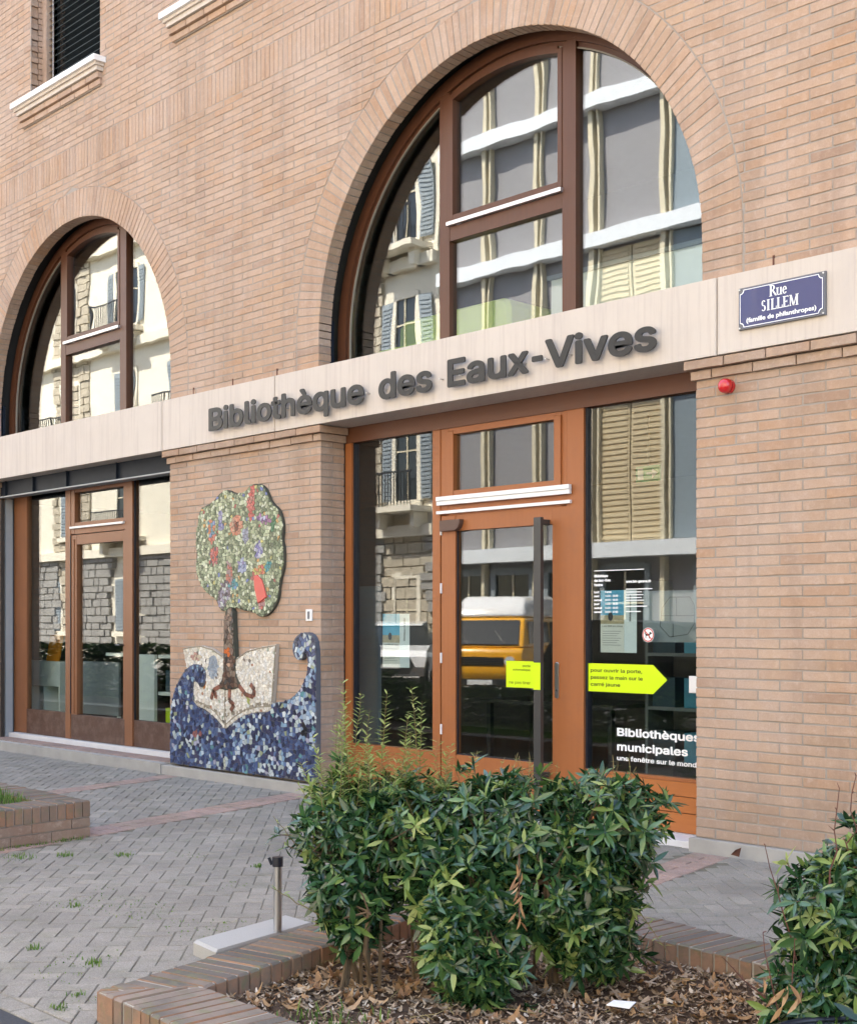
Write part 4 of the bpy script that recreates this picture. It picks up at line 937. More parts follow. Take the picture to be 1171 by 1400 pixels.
for pts in ([(-11.54, .80), (-11.36, .775), (-11.16, .70), (-10.991, .575), (-10.84, .665), (-10.66, .745), (-10.45, .785), (-10.22, .80)], [(-11.75, 1.33), (-11.60, 1.355), (-11.41, 1.365), (-11.22, 1.335), (-11.05, 1.27)], [(-10.80, 1.24), (-10.63, 1.32), (-10.40, 1.362), (-10.155, 1.39), (-10.185, 1.10), (-10.225, .76)], [(-10.991, .93), (-10.991, .53)]):
    m = MB(); m.tube([(x, -.047, z) for x, z in pts], .0065, 6); m.obj('page_edge', 'grout_line', mz)

# ------------------------------------------------------------------ ground
g = MB(); g.box(-260, 260, -260, 260, -.6, -.022); struct(g.obj('ground', 'sand_joint'))
g = MB(); g.add([(-60, -5.27, -.003), (40, -5.27, -.003), (40, -15.0, -.003), (-60, -15.0, -.003)], [(0, 3, 2, 1)]); struct(g.obj('road', 'asphalt'))
g = MB(); g.box(-60, 40, -19.3, -15.0, -.02, .10); struct(g.obj('sidewalk', 'sidewalk'))
pv = struct(bpy.data.objects.new('pavement', None)); 
bed = MB(); bed.add([(-60, -5.27, -.0048), (40, -5.27, -.0048), (40, .4, -.0048), (-60, .4, -.0048)], [(0, 1, 2, 3)])
pv = struct(bed.obj('pavement', 'sand_joint'))
far = MB(); far.add([(-60, -5.2, -.004), (-17.3, -5.2, -.004), (-17.3, -.02, -.004), (-60, -.02, -.004)], [(0, 1, 2, 3)]); far.add([(-.7, -5.2, -.004), (40, -5.2, -.004), (40, -.02, -.004), (-.7, -.02, -.004)], [(0, 1, 2, 3)]); struct(far.obj('path', 'paver_grey'))
def strip(p0, p1, wd): # quad of a red strip from the wall out
    return [(p0[0], p0[1]), (p0[0]+wd, p0[1]), (p1[0]+wd, p1[1]), (p1[0], p1[1])]
STR = [strip((-11.985, -.12), (-10.7, -5.05), .27), strip((-9.88, -.10), (-8.62, -5.05), .34), strip((-5.345, -.07), (-4.95, -2.1), .30)]
PA = [(-4.72, -5.085), (-5.36, -2.30), (.5, -2.72), (.5, -5.26)]      # outer outline of the planter by the camera
PI = [(-4.47, -4.735), (-4.95, -2.66), (.3, -3.05), (.3, -4.92)]
PL = [(-8.87, -2.76), (-8.70, -5.05), (-28.0, -5.05), (-28.0, -2.30)]; PLI = [(-9.17, -3.04), (-9.02, -4.8), (-27.7, -4.8), (-27.7, -2.62)]
ang = R(49); ca, sa = math.cos(ang), math.sin(ang); w_ = .1; pavers = []
for n in range(-200, 200):
    for mm in range(-60, 60):
        for kind in (0, 1):
            if kind == 0: cx, cy, L = (n+4*mm+1)*w_, (n+.5)*w_, (1, .5)
            else: cx, cy, L = (2+n+4*mm+.5)*w_, n*w_, (.5, 1)
            X, Yw = cx*ca-cy*sa-8, cx*sa+cy*ca-2.5
            if not (-17.3 < X < -.7 and -5.27 < Yw < (-.02 if X < -9.5 else .0 if X > -5.4 else .05)): continue
            if any(inside((X, Yw), s) for s in STR): continue
            cs_ = [(X+a, Yw+b) for a, b in ((.08, .08), (.08, -.08), (-.08, .08), (-.08, -.08))]
            if all(inside(q, PA) for q in cs_) or all(inside(q, PL) for q in cs_): continue
            pavers.append((X, Yw, kind))
c_ = .0025
def pavermesh(kind, g=.0021):
    hx, hy = (w_-g, w_/2-g) if kind == 0 else (w_/2-g, w_-g)
    q = [(-hx, -hy), (hx, -hy), (hx, hy), (-hx, hy)]; q = [(a*ca-b*sa, a*sa+b*ca) for a, b in q]
    return q
pm = [MB().hprism(pavermesh(k), 0, .02, .004).mesh('paver', 'paver_grey') for k in (0, 1)]
pavers.sort(key=lambda p: -seen_size((p[0], p[1], 0)))
rest = MB()
for i, (X, Yw, kind) in enumerate(pavers):
    z = .0+random.uniform(-.0018, .0018)+.004*mnoise.noise(Vector((X*.9, Yw*.9, 0)))
    if i < 300 and Yw > -5.05: put('paver', pm[kind], pv, (X, Yw, z))
    else:
        q = [(a+X, b+Yw) for a, b in pavermesh(kind)]
        if Yw < -5.0: q = clip(q, 0, -1, 5.163)
        if len(q) > 2 and area(q) > .0006: rest.hprism(q, z, .018, .004)
stuff(rest.obj('paver', 'paver_grey', pv))
redm = {}
for si_, s in enumerate(STR):
    L = math.hypot(s[3][0]-s[0][0], s[3][1]-s[0][1]); k = int(L/.105)
    m = MB()
    for i in range(k):
        t0, t1 = (i+.03)/k, (i+.97)/k; lp = lambda a, b, t: (a[0]+(b[0]-a[0])*t, a[1]+(b[1]-a[1])*t)
        a, b, c, d = lp(s[0], s[3], t0), lp(s[1], s[2], t0), lp(s[1], s[2], t1), lp(s[0], s[3], t1)
        for u0, u1 in ((.015, .49), (.51, .985)) if i % 2 else ((.015, .985),):
            q = [lp(a, b, u0), lp(a, b, u1), lp(d, c, u1), lp(d, c, u0)]; m.hprism(q, random.uniform(.001, .004), .02, .004)
    rs = m.obj('red_strip', 'paver_red', pv); stuff(rs)
m = MB(); x = -17.3
while x < -.8: m.hprism([(x+.003, -5.265), (x+.197, -5.265), (x+.197, -5.168), (x+.003, -5.168)], random.uniform(0, .003), .02, .004); x += .2
stuff(m.obj('border_paver', 'paver_grey', pv))

# ------------------------------------------------------------------ planters
def lerp2(a, b, t): return (a[0]+(b[0]-a[0])*t, a[1]+(b[1]-a[1])*t)
def rowlock(parent, o0, o1, i0, i1, top, h, mat, clipL=None, clipR=None, step=.07):
    L = math.hypot(o1[0]-o0[0], o1[1]-o0[1]); d = ((o1[0]-o0[0])/L, (o1[1]-o0[1])/L)
    nrm = (-d[1], d[0])
    mid = ((i0[0]+i1[0])/2-o0[0])*nrm[0]+((i0[1]+i1[1])/2-o0[1])*nrm[1]
    if mid < 0: nrm = (-nrm[0], -nrm[1])
    k = min(95, int(L/step)+1)
    for j in range(k):
        a = j*step+.006; b = (j+1)*step-.006
        def wd(s):   # wall thickness at this place
            t = min(1, max(0, s/L)); q = lerp2(i0, i1, t); return abs((q[0]-o0[0])*nrm[0]+(q[1]-o0[1])*nrm[1])
        wv = wd((a+b)/2)
        jt = random.uniform(-.004, .004)
        P = [(o0[0]+d[0]*s+nrm[0]*v, o0[1]+d[1]*s+nrm[1]*v) for s, v in ((a, jt), (b, jt), (b, wv+jt), (a, wv+jt))]
        for c in (clipL, clipR):
            if c: P = clip(P, *c)
            if len(P) < 3: break
        if len(P) < 3 or area(P) < .0012: continue
        MB_ = MB().hprism(P, top+random.uniform(-.003, .003), h, .009); MB_.obj('brick', mat, parent)
def miter(o, i, side):
    """clip line through outer and inner corner; side picks which half stays"""
    a, b = (i[1]-o[1]), -(i[0]-o[0]); L = math.hypot(a, b); a, b = a/L*side, b/L*side
    return (a, b, a*o[0]+b*o[1]-.0035)
pn = thing('brick_planter', 'low brick planter with mulch and bushes, nearest the camera', 'planter', (-4.2, -4, 0))
T = .13
rowlock(pn, PA[0], PA[1], PI[0], PI[1], T, .125, 'weathered_brick', miter(PA[0], PI[0], 1), miter(PA[1], PI[1], -1))
rowlock(pn, PA[0], PA[3], PI[0], PI[3], T, .125, 'weathered_brick', miter(PA[0], PI[0], -1))
rowlock(pn, PA[1], PA[2], PI[1], PI[2], T, .125, 'weathered_brick', miter(PA[1], PI[1], 1))
def ring_core(parent, O, I, top, mat, ins=.009):
    m = MB()
    n = len(O)
    oc = (sum(p[0] for p in O)/n, sum(p[1] for p in O)/n)
    def sh(p, k): v = Vector((oc[0]-p[0], oc[1]-p[1])).normalized()*k; return (p[0]+v.x, p[1]+v.y)
    O2 = [sh(p, ins*1.5) for p in O]; I2 = [sh(p, -ins*1.5) for p in I]
    for i in range(n):
        j = (i+1) % n; q = [O2[i], O2[j], I2[j], I2[i]]; m.hprism(q, top, top+.03)
    m.obj('mortar_bed', mat, parent)
ring_core(pn, PA, PI, T-.0058, 'pale_mortar')
m = MB(); gx, gy = 60, 34
vs = []; 
for i in range(gx+1):
    for j in range(gy+1):
        x = -4.95+i*(5.4/gx); y = -4.9+j*(2.3/gy); vs.append((x, y, .035+.022*mnoise.noise(Vector((x*2.2, y*2.2, 3)))+.012*mnoise.noise(Vector((x*7, y*7, 1)))))
fs = []
for i in range(gx):
    for j in range(gy):
        a = i*(gy+1)+j; c = (vs[a][0]+.045, vs[a][1]+.035)
        if inside(c, [(p[0]+(-.06 if p[0] < -2 else 0), p[1]+(-.05 if p[1] < -4 else .05)) for p in PI]): fs.append((a, a+gy+1, a+gy+2, a+1))
m.add(vs, fs); m.obj('soil', 'soil', pn, smooth=True)
def groundz(x, y): return .035+.022*mnoise.noise(Vector((x*2.2, y*2.2, 3)))+.012*mnoise.noise(Vector((x*7, y*7, 1)))
def chips(n, x0, x1, y0, y1, lo, hi, mat, name, parent, curl=.3, dens=None):
    m = MB(); k = 0
    while k < n:
        x, y = random.uniform(x0, x1), random.uniform(y0, y1)
        if not inside((x, y), PI): k += .3; continue
        if dens and random.random() > dens(x, y): k += .2; continue
        L = random.uniform(lo, hi); wd = L*random.uniform(.22, .5); a = random.uniform(0, 6.28); z = groundz(x, y)+random.uniform(.002, .018)
        t1, t2 = random.gauss(0, .28), random.gauss(0, .28); cu = random.uniform(-curl, curl)*L
        ux, uy = math.cos(a), math.sin(a)
        V = []
        for s, ww, lift in ((-.5, .35, cu), (-.1, 1, 0), (.25, .8, 0), (.5, .12, cu)):
            for q in (-.5, .5): 
                V.append((x+ux*s*L-uy*q*wd*ww, y+uy*s*L+ux*q*wd*ww, z+s*L*t1+q*wd*t2+abs(lift)+.002*(q > 0)))
        m.add(V, [(0, 2, 3, 1), (2, 4, 5, 3), (4, 6, 7, 5)]); k += 1
    o = m.obj(name, mat, parent); stuff(o); return o
tag(chips(15000, -4.9, -1.0, -4.95, -2.6, .010, .042, 'wood_chip', 'mulch', None, dens=lambda x, y: 1), 'brown wood chip mulch covering the soil of the near planter', 'mulch')
tag(chips(1400, -4.9, -1.0, -4.95, -2.6, .03, .075, 'wood_chip', 'bark_chips', None, .1), 'larger bark chips scattered over the mulch of the near planter', 'mulch')
tw = MB(); random.seed(21)
for _ in range(70):
    x, y = random.uniform(-4.7, -2.2), random.uniform(-4.8, -2.9); a = random.uniform(0, 6.28); L = random.uniform(.05, .22)
    if inside((x, y), PI): z = groundz(x, y)+.02; tw.tube([(x, y, z), (x+math.cos(a)*L*.5, y+math.sin(a)*L*.5, z+random.uniform(0, .02)), (x+math.cos(a+.2)*L, y+math.sin(a+.2)*L, z+random.uniform(-.01, .02))], [.0025, .002, .001], 4)
tag(stuff(tw.obj('fallen_twigs', 'twig')), 'thin fallen twigs lying across the mulch', 'twigs')
tag(chips(260, -4.75, -3.3, -4.75, -3.4, .04, .09, 'dry_leaf', 'fallen_leaves', None, .45, lambda x, y: .9 if math.hypot(x+4.45, y+4.15) < .45 else .12), 'curled tan fallen leaves lying along the near planter wall', 'leaves')
tag(chips(420, -4.0, -2.2, -4.4, -2.85, .03, .07, 'dry_leaf', 'fallen_leaves', None, .4, lambda x, y: 1 if y > -3.6 else .3), 'brown fallen leaves heaped by the rear wall of the near planter', 'leaves')
pl = thing('brick_planter', 'long brick planter with grass at the left edge of the plaza', 'planter', (-9, -3, 0))
T2 = .275
rowlock(pl, PL[0], PL[1], PLI[0], PLI[1], T2, .12, 'weathered_brick', miter(PL[0], PLI[0], 1))
rowlock(pl, PL[0], PL[3], PLI[0], PLI[3], T2, .12, 'weathered_brick', miter(PL[0], PLI[0], -1))
ring_core(pl, PL, PLI, T2-.006, 'mortar')
for (o0, o1) in ((PL[0], PL[1]), (PL[0], PL[3])):
    L = math.hypot(o1[0]-o0[0], o1[1]-o0[1]); d = ((o1[0]-o0[0])/L, (o1[1]-o0[1])/L); ctr = (-12, -3.7); nr = (-d[1], d[0])
    if (ctr[0]-o0[0])*nr[0]+(ctr[1]-o0[1])*nr[1] < 0: nr = (-nr[0], -nr[1])
    for row in range(2):
        s = (0.0 if row else -.17)
        while s < min(L, 6.6):
            a, b = max(s+.004, .004), min(s+.326, L)
            if b-a > .04:
                P = [(o0[0]+d[0]*t+nr[0]*v, o0[1]+d[1]*t+nr[1]*v) for t, v in ((a, .002), (b, .002), (b, .14), (a, .14))]
                MB().hprism(P, .148-row*.074, .066, .004).obj('brick', 'kerb_brick', pl)
            s += .33
m = MB(); m.hprism(PLI, .235, .2); m.obj('soil', 'soil', pl)
# grass and weeds
def blades(n, fn, hmin, hmax, name, mat='grass_blade', parent=None):
    m = MB()
    for _ in range(n):
        x, y, z = fn(); h = random.uniform(hmin, hmax); a = random.uniform(0, 6.28); ln = random.uniform(.1, .8)*h; w2 = random.uniform(.002, .0045)
        dx, dy = math.cos(a), math.sin(a); px, py = -dy*w2, dx*w2
        m.add([(x-px, y-py, z), (x+px, y+py, z), (x+px*.8+dx*ln*.4, y+py*.8+dy*ln*.4, z+h*.6), (x-px*.8+dx*ln*.4, y-py*.8+dy*ln*.4, z+h*.6), (x+dx*ln, y+dy*ln, z+h*.95)], [(0, 1, 2, 3), (3, 2, 4)])
    return m.obj(name, mat, parent)
def pin():
    while True:
        x, y = random.uniform(-12, -9.05), random.uniform(-4.8, -2.7)
        if inside((x, y), PLI): return (x, y, .235)
tag(stuff(blades(5000, pin, .04, .12, 'grass')), 'short green grass growing in the left planter', 'grass')
tf = [(-8.27, -3.29, .10, 'grass tuft in the paving nearest the left planter corner'), (-8.40, -3.55, .12, 'grass tuft in the paving left of the corner tuft'), (-8.0, -3.0, .07, 'thin grass tuft in the paving right of the left planter'), (-6.75, -4.05, .05, 'flat weed in a paver joint midway across the plaza'),
      (-4.98, -5.10, .05, 'low weed in the paving beside the near planter corner'), (-5.55, -4.62, .06, 'wispy weed in a joint left of the granite block'), (-6.0, -4.7, .05, 'sparse weed in a joint at the plaza front left'), (-7.0, -2.6, .04, 'tiny weed in the joints in mid plaza'), (-5.12, -4.95, .035, 'flat weed in the joint close to the asphalt edge')]
for x, y, r, lb in tf:
    fn = lambda: (x+(lambda u: u)(random.gauss(0, r*.5)), y+random.gauss(0, r*.4), 0)
    tag(blades(int(700*r), fn, .008, .035, 'grass_tuft'), lb, 'weed', 'weeds in the plaza paving')
def pbase():
    t = random.random(); return (-8.85+.19*t*.9+random.uniform(.0, .05), -2.80-2.2*t, 0)
tag(stuff(blades(420, pbase, .008, .04, 'base_weeds')), 'thin line of weeds along the foot of the left planter', 'weeds')
def jointweed():
    x, y = random.uniform(-8.5, -4.9), random.uniform(-5.1, -2.6); 
    while mnoise.noise(Vector((x*1.7, y*1.7, 9))) < .18: x, y = random.uniform(-8.5, -4.9), random.uniform(-5.1, -2.6)
    return (x, y, -.003)
tag(stuff(blades(900, jointweed, .004, .014, 'joint_moss')), 'sparse moss and tiny weeds in the paving joints', 'moss')
# granite block and post
gb = MB(); gb.prism([(a, b) for a, b in [(-5.37, -4.19), (-5.13, -4.225), (-5.27, -3.53), (-5.50, -3.52)]], -.07, .09, .012, tf=lambda a, b, c: (a, c, -b), back=True)
tag(gb.obj('granite_block', 'granite'), 'pale grey granite block lying behind the planter wall', 'block')
po = thing('steel_post', 'short brushed steel post with a black cap on the granite block', 'post', (-5.24, -3.78, .07))
m = MB(); m.tube([(-5.24, -3.78, .068), (-5.24, -3.78, .40)], .0215, 20); m.obj('tube', 'steel', po, smooth=False)
m = MB(); m.tube([(-5.24, -3.78, .392), (-5.24, -3.78, .44)], .027, 20); m.tube([(-5.262, -3.80, .40), (-5.272, -3.81, .435)], .008, 8); m.obj('cap', 'pvc_black', po)
q = MB(); q.add([(-3.30, -3.62, .075), (-3.20, -3.60, .078), (-3.22, -3.53, .085), (-3.31, -3.56, .080), (-3.30, -3.62, .072), (-3.20, -3.60, .075), (-3.22, -3.53, .082), (-3.31, -3.56, .077)], [(0, 1, 2, 3), (7, 6, 5, 4), (0, 4, 5, 1), (1, 5, 6, 2)]); tag(q.obj('paper_scrap', 'white_film'), 'small white paper scrap lying on the mulch', 'paper')
q = MB(); 
q.add([(-5.02, -.10, .03), (-4.96, -.09, .02), (-4.93, -.11, .09), (-4.97, -.12, .07)], [(0, 1, 2, 3)]); tag(q.obj('dry_leaf', 'dead_twig'), 'single brown leaf standing at the plinth of the right pier', 'leaf')
# ------------------------------------------------------------------ hedges
import numpy as np
rng = np.random.default_rng(11)
def leaf_template(wd=.27, droop=.18, fold=.12):
    st = [(.0, .02), (.22, .62), (.5, 1), (.78, .62), (1, .02)]; v = []; f = []
    for s, w2 in st:
        z = -droop*s*s; h = wd/2*w2
        v += [(s, -h, z+fold*h*2), (s, 0, z), (s, h, z+fold*h*2)]
    for i in range(4):
        a = i*3; f += [(a, a+3, a+4, a+1), (a+1, a+4, a+5, a+2)]
    return np.array(v), f
LT = [leaf_template(.27, .18), leaf_template(.24, .32), leaf_template(.31, .08), leaf_template(.25, -.05)]
def basis(d, up):
    d = d/np.linalg.norm(d); s = np.cross(up, d); n_ = np.linalg.norm(s)
    s = s/n_ if n_ > 1e-4 else np.array([1., 0, 0]); return np.stack([d, s, np.cross(d, s)])
class Leaves:
    def __init__(s): s.L = []
    def add(s, p, d, up, L, k): s.L.append((np.array(p, float), basis(np.array(d, float), np.array(up, float)), L, k))
    def whorl(s, p, ax, n, lo, hi, spread=1.0):
        ax = ax/np.linalg.norm(ax); t = np.array([0, 0, 1.]) if abs(ax[2]) < .9 else np.array([1., 0, 0]); a = np.cross(ax, t); a /= np.linalg.norm(a); b = np.cross(ax, a)
        ph = rng.uniform(0, 6.28)
        for i in range(n):
            th = ph+i*2.4+rng.normal(0, .15); el = spread*(.25+.75*(1-i/n))+rng.normal(0, .12)
            d = (a*np.cos(th)+b*np.sin(th))*np.sin(el*1.45+.1)+ax*np.cos(el*1.45+.1)
            d[2] -= .28*rng.uniform(0, 1.3)
            L = rng.uniform(lo, hi)*(.65+.35*(1-i/n)); s.add(p-ax*.004*i, d, ax+rng.normal(0, .2, 3), L, int(rng.integers(0, 4)))
    def emit(s, nsep, mat, parent, sepname='leaf', restname='foliage'):
        L = sorted(s.L, key=lambda l: -(seen_size(l[0])*l[2]*(1+.25*float(np.dot(l[0]-np.array(CAM), -np.array(FW))))) if seen_size(l[0]) else 0)
        tm = []
        for v, f in LT:
            me = bpy.data.meshes.new('leaf'); me.from_pydata([tuple(x) for x in v], [], f); me.materials.append(M[mat]); me.polygons.foreach_set('use_smooth', [True]*len(f)); tm.append(me)
        for (p, B, l, k) in L[:nsep]:
            o = bpy.data.objects.new(sepname, tm[k]); COL.objects.link(o); o.parent = parent
            m4 = Matrix(((B[0][0]*l, B[1][0]*l, B[2][0]*l, p[0]-parent.location.x), (B[0][1]*l, B[1][1]*l, B[2][1]*l, p[1]-parent.location.y), (B[0][2]*l, B[1][2]*l, B[2][2]*l, p[2]-parent.location.z), (0, 0, 0, 1)))
            o.matrix_local = m4
        vs = []; fs = []; b = 0
        for (p, B, l, k) in L[nsep:]:
            v, f = LT[k]; w3 = v@B*l+p; vs.append(w3); fs += [tuple(i+b for i in q) for q in f]; b += len(v)
        if vs:
            me = bpy.data.meshes.new(restname); me.from_pydata(np.concatenate(vs).tolist(), [], fs); me.materials.append(M[mat]); me.polygons.foreach_set('use_smooth', [True]*len(fs))
            stuff(put(restname, me, parent))
def W3(r, z, h):
    """point from metres to the right of, and in front of, the standing place (plain world axes afterwards)"""
    p = CAM+RT*r+FW*z; return np.array([p.x, p.y, h])
def blob_points(blobs, n, seed, shell=.82):
    out = []
    while len(out) < n:
        c, rad, wgt = blobs[rng.integers(0, len(blobs))]
        if rng.random() > wgt: continue
        u = rng.normal(0, 1, 3); u /= np.linalg.norm(u)
        e = np.sign(u)*np.abs(u)**.8; e /= max(1e-6, np.linalg.norm(e)); 
        q = c+u*rad*(rng.uniform(shell, 1.05)+.10*mnoise.noise(Vector((c+u*rad)*6)))
        # skip points buried in another blob
        deep = any(np.sum(((q-c2)/r2)**2) < .62 for c2, r2, _ in blobs if c2 is not c)
        if deep: continue
        nrm = (q-c)/rad**2; nrm /= np.linalg.norm(nrm); out.append((q, nrm))
    return out
def hedge(name, label, blobs, nw, nsep, base, stems, holes=(), seed=1):
    t = thing(name, label, 'shrub', tuple(base), None)
    lv = Leaves(); pale = Leaves(); br = MB()
    hubs = []
    for (x, y) in stems:
        p0 = np.array([x, y, .02]); tops = []
        lean = rng.normal(0, .06, 2)
        mid = p0+np.array([lean[0], lean[1], .28+rng.uniform(0, .1)])
        br.tube([p0, (p0+mid)/2+np.append(rng.normal(0, .012, 2), 0), mid], [.016, .013, .010], 6); hubs.append(mid)
        for _ in range(2): 
            q = p0+np.append(rng.normal(0, .10, 2), .35+rng.uniform(0, .25)); br.tube([p0+np.append(rng.normal(0, .02, 2), 0), (p0+q)/2+rng.normal(0, .02, 3), q], [.009, .007, .005], 5); hubs.append(q)
    for q, nrm in blob_points(blobs, nw, seed):
        if any(np.linalg.norm((q-h)/r) < 1 for h, r in holes): continue
        q = q+rng.normal(0, .022, 3)
        if rng.random() < .10: q = q+nrm*rng.uniform(.03, .09)
        ax = nrm*.75+np.array([0, 0, .5 if q[2] > .45 else -.05])+rng.normal(0, .32, 3); sz = rng.uniform(.7, 1.15)
        (pale if rng.random() < .07 else lv).whorl(q, ax, int(rng.integers(6, 12)), .066*sz, .112*sz, rng.uniform(.7, 1.15))
        if rng.random() < .35:
            h = min(hubs, key=lambda h: np.linalg.norm(h-q)); m_ = (h+q)/2+rng.normal(0, .025, 3); br.tube([h, m_, q-ax*.01], [.0055, .004, .0022], 4)
    # sparser, shaded inner leaves
    for q, nrm in blob_points(blobs, int(nw*1.0), seed, .45):
        if any(np.linalg.norm((q-h)/r) < 1 for h, r in holes): continue
        lv.whorl(q, nrm+rng.normal(0, .5, 3), 5, .05, .08)
    br.obj('branches', 'bark', t); lv.emit(nsep, 'hedge_leaf', t); pale.emit(0, 'young_leaf', t, 'leaf', 'pale_foliage'); return t
def blob(r, z, h, a, b, c, wgt=1): return (W3(r, z, h), np.array([a, b, c]), wgt)
main_blobs = [blob(-.35+.142*k, 5.74+.05*math.sin(k*2.1), .72+.035*math.sin(k*1.7), .18, .26, .19+.02*math.cos(k*2.3)) for k in range(9)]
main_blobs += [blob(-.34, 5.70, .48, .15, .20, .20, .75), blob(-.20, 5.72, .50, .15, .20, .14, .6), blob(-.02, 5.72, .54, .16, .2, .14, .55), blob(.14, 5.56, .44, .19, .18, .20), blob(.33, 5.58, .42, .17, .18, .18), blob(.52, 5.60, .46, .18, .18, .20), blob(.72, 5.66, .50, .18, .18, .19), blob(.83, 5.80, .62, .10, .16, .15)]
main_blobs += [blob(-.30, 5.66, .30, .10, .12, .11, .25), blob(.10, 5.42, .28, .12, .12, .19, .8), blob(.24, 5.40, .16, .11, .12, .12, .55), blob(.64, 5.58, .28, .12, .13, .17, .7), blob(.78, 5.66, .22, .09, .10, .12, .5)]
hg = hedge('leafy_shrub', 'large dark green shrub filling the planter in front of the entrance', main_blobs, 1550, 300, W3(.25, 5.75, .03),
    [tuple(W3(r, z, 0)[:2]) for r, z in ((-.36, 5.65), (-.30, 5.7), (-.24, 5.62), (-.05, 5.8), (.05, 5.7), (.18, 5.75), (.30, 5.6), (.42, 5.8), (.55, 5.7), (.70, 5.75), (.80, 5.85))],
    holes=[(W3(-.02, 5.75, .36), np.array([.10, .3, .07]))], seed=3)
right_blobs = [blob(1.68, 4.75, .66, .26, .26, .24), blob(1.48, 4.7, .55, .18, .2, .22), blob(1.75, 4.6, .45, .24, .2, .24), blob(1.36, 4.62, .30, .14, .16, .16, .6), blob(1.95, 4.9, .62, .3, .3, .3, .7), blob(1.40, 4.55, .20, .16, .14, .10, .5)]
hedge('leafy_shrub', 'dark green shrub with bare red twigs at the right end of the planter', right_blobs, 800, 300, W3(1.7, 4.75, .03), [tuple(W3(r, z, 0)[:2]) for r, z in ((1.5, 4.7), (1.62, 4.8), (1.75, 4.7), (1.9, 4.8))], seed=5)
# upright young shoots
def shoot(base, top, bend, n, lo, hi, br, lv, start=.15):
    b, t = np.array(base, float), np.array(top, float); pts = []
    for k in range(9):
        s = k/8; pts.append(b+(t-b)*s+np.array([bend[0]*s*s*(1-s*.3), bend[1]*s*s, 0])+rng.normal(0, .002, 3))
    br.tube(pts, [.0032-.0022*k/8 for k in range(9)], 4)
    for i in range(n):
        s = start+(1-start)*i/n; k = min(7, int(s*8)); p = pts[k]+(pts[k+1]-pts[k])*(s*8-k); th = i*1.57+rng.normal(0, .3)
        for q in (0, math.pi): 
            d = np.array([math.cos(th+q), math.sin(th+q), .45+rng.normal(0, .2)]); lv.add(p, d, (0, 0, 1), rng.uniform(lo, hi)*(1.1-.6*s), int(rng.integers(0, 4)))
ys = thing('young_shoots', 'tall pale yellow-green shoots rising from the left end of the big shrub', 'shoots', tuple(W3(-.3, 5.75, .6)))
br = MB(); lv = Leaves()
for r, z, h, bd in ((-.40, 5.72, 1.24, .03), (-.34, 5.7, 1.36, -.03), (-.30, 5.8, 1.22, .05), (-.36, 5.85, 1.30, .04), (-.22, 5.75, 1.31, .03), (-.19, 5.8, 1.14, -.02), (-.14, 5.7, 1.22, .02), (-.08, 5.78, 1.12, .02), (-.03, 5.75, 1.33, -.03), (.06, 5.74, 1.08, .08), (.12, 5.8, 1.04, .12), (-.42, 5.7, 1.12, -.08), (-.47, 5.72, 1.0, -.12), (-.05, 5.8, 1.26, 0), (-.27, 5.7, 1.12, .01), (-.12, 5.7, 1.08, .02), (-.42, 5.8, 1.18, .02), (-.33, 5.75, 1.14, -.05), (.02, 5.7, 1.10, .04), (-.44, 5.75, 1.04, -.04), (-.38, 5.6, 1.10, .0), (-.31, 5.62, 1.05, .03), (-.24, 5.6, 1.10, -.02), (-.16, 5.62, 1.02, .02), (-.45, 5.6, 1.0, -.06), (-.35, 5.9, 1.2, .01)):
    for q in range(2):
        hh = h if q == 0 else .62+(h-.62)*rng.uniform(.45, .8); rr_ = r if q == 0 else r+rng.normal(0, .04)
        shoot(W3(rr_, z, .62), W3(rr_+rng.normal(0, .02), z, hh), (RT.x*bd, RT.y*bd), int((hh-.6)*50), .05, .085, br, lv)
for r, z, h, r2, z2, h2 in ((-.50, 5.7, .55, -.66, 5.6, .78), (-.45, 5.6, .35, -.66, 5.5, .50), (.85, 5.6, .45, 1.0, 5.5, .22)):
    shoot(W3(r, z, h), W3(r2, z2, h2), (0, 0), 7, .04, .07, br, lv)
for i in range(26):
    r = rng.uniform(-.4, .95); shoot(W3(r, rng.uniform(5.6, 5.9), .78), W3(r+rng.normal(0, .05), 5.75, rng.uniform(.93, 1.04)), (0, 0), 7, .025, .045, br, lv)
stuff(br.obj('stems', 'twig', ys)); lv.emit(250, 'young_leaf', ys, 'leaf', 'small_leaves')
bt = MB()
for r, z, h, r2, h2 in ((1.40, 4.6, .6, 1.43, 1.02), (1.62, 4.7, .8, 1.66, 1.10), (1.49, 4.65, .7, 1.50, 1.05), (1.30, 4.6, .35, 1.18, .95-.12), (1.22, 4.5, .15, 1.14, .55), (1.27, 4.5, .15, 1.24, .52), (1.6, 4.7, .8, 1.58, 1.08), (1.26, 4.6, .2, 1.02, .44)):
    a, b = W3(r, z, h), W3(r2, z, h2); pts = [a+(b-a)*k/6+rng.normal(0, .006, 3) for k in range(7)]; bt.tube(pts, [.004-.0004*k for k in range(7)], 4)
    for k in range(2, 7): bt.tube([pts[k], pts[k]+rng.normal(0, .008, 3)+np.array([0, 0, .008])], [.0025, .001], 4)
tag(bt.obj('bare_twigs', 'dead_twig'), 'thin bare reddish twigs sticking out of the right shrub', 'twigs')
lv = Leaves()
ds_ = thing('dead_sprig', 'hanging sprig of dry orange-brown leaves on the front of the big shrub', 'sprig', tuple(W3(.37, 5.36, .5)))
for k in range(14): lv.add(W3(.37+rng.normal(0, .008), 5.37, .62-.018*k), (rng.normal(0, .5), rng.normal(0, .5), -1), (0, 1, 0), .055, 1)
lv.emit(14, 'dry_leaf', ds_); MB().tube([W3(.37, 5.38, .66), W3(.37, 5.38, .38)], .003, 4).obj('stem', 'dead_twig', ds_)
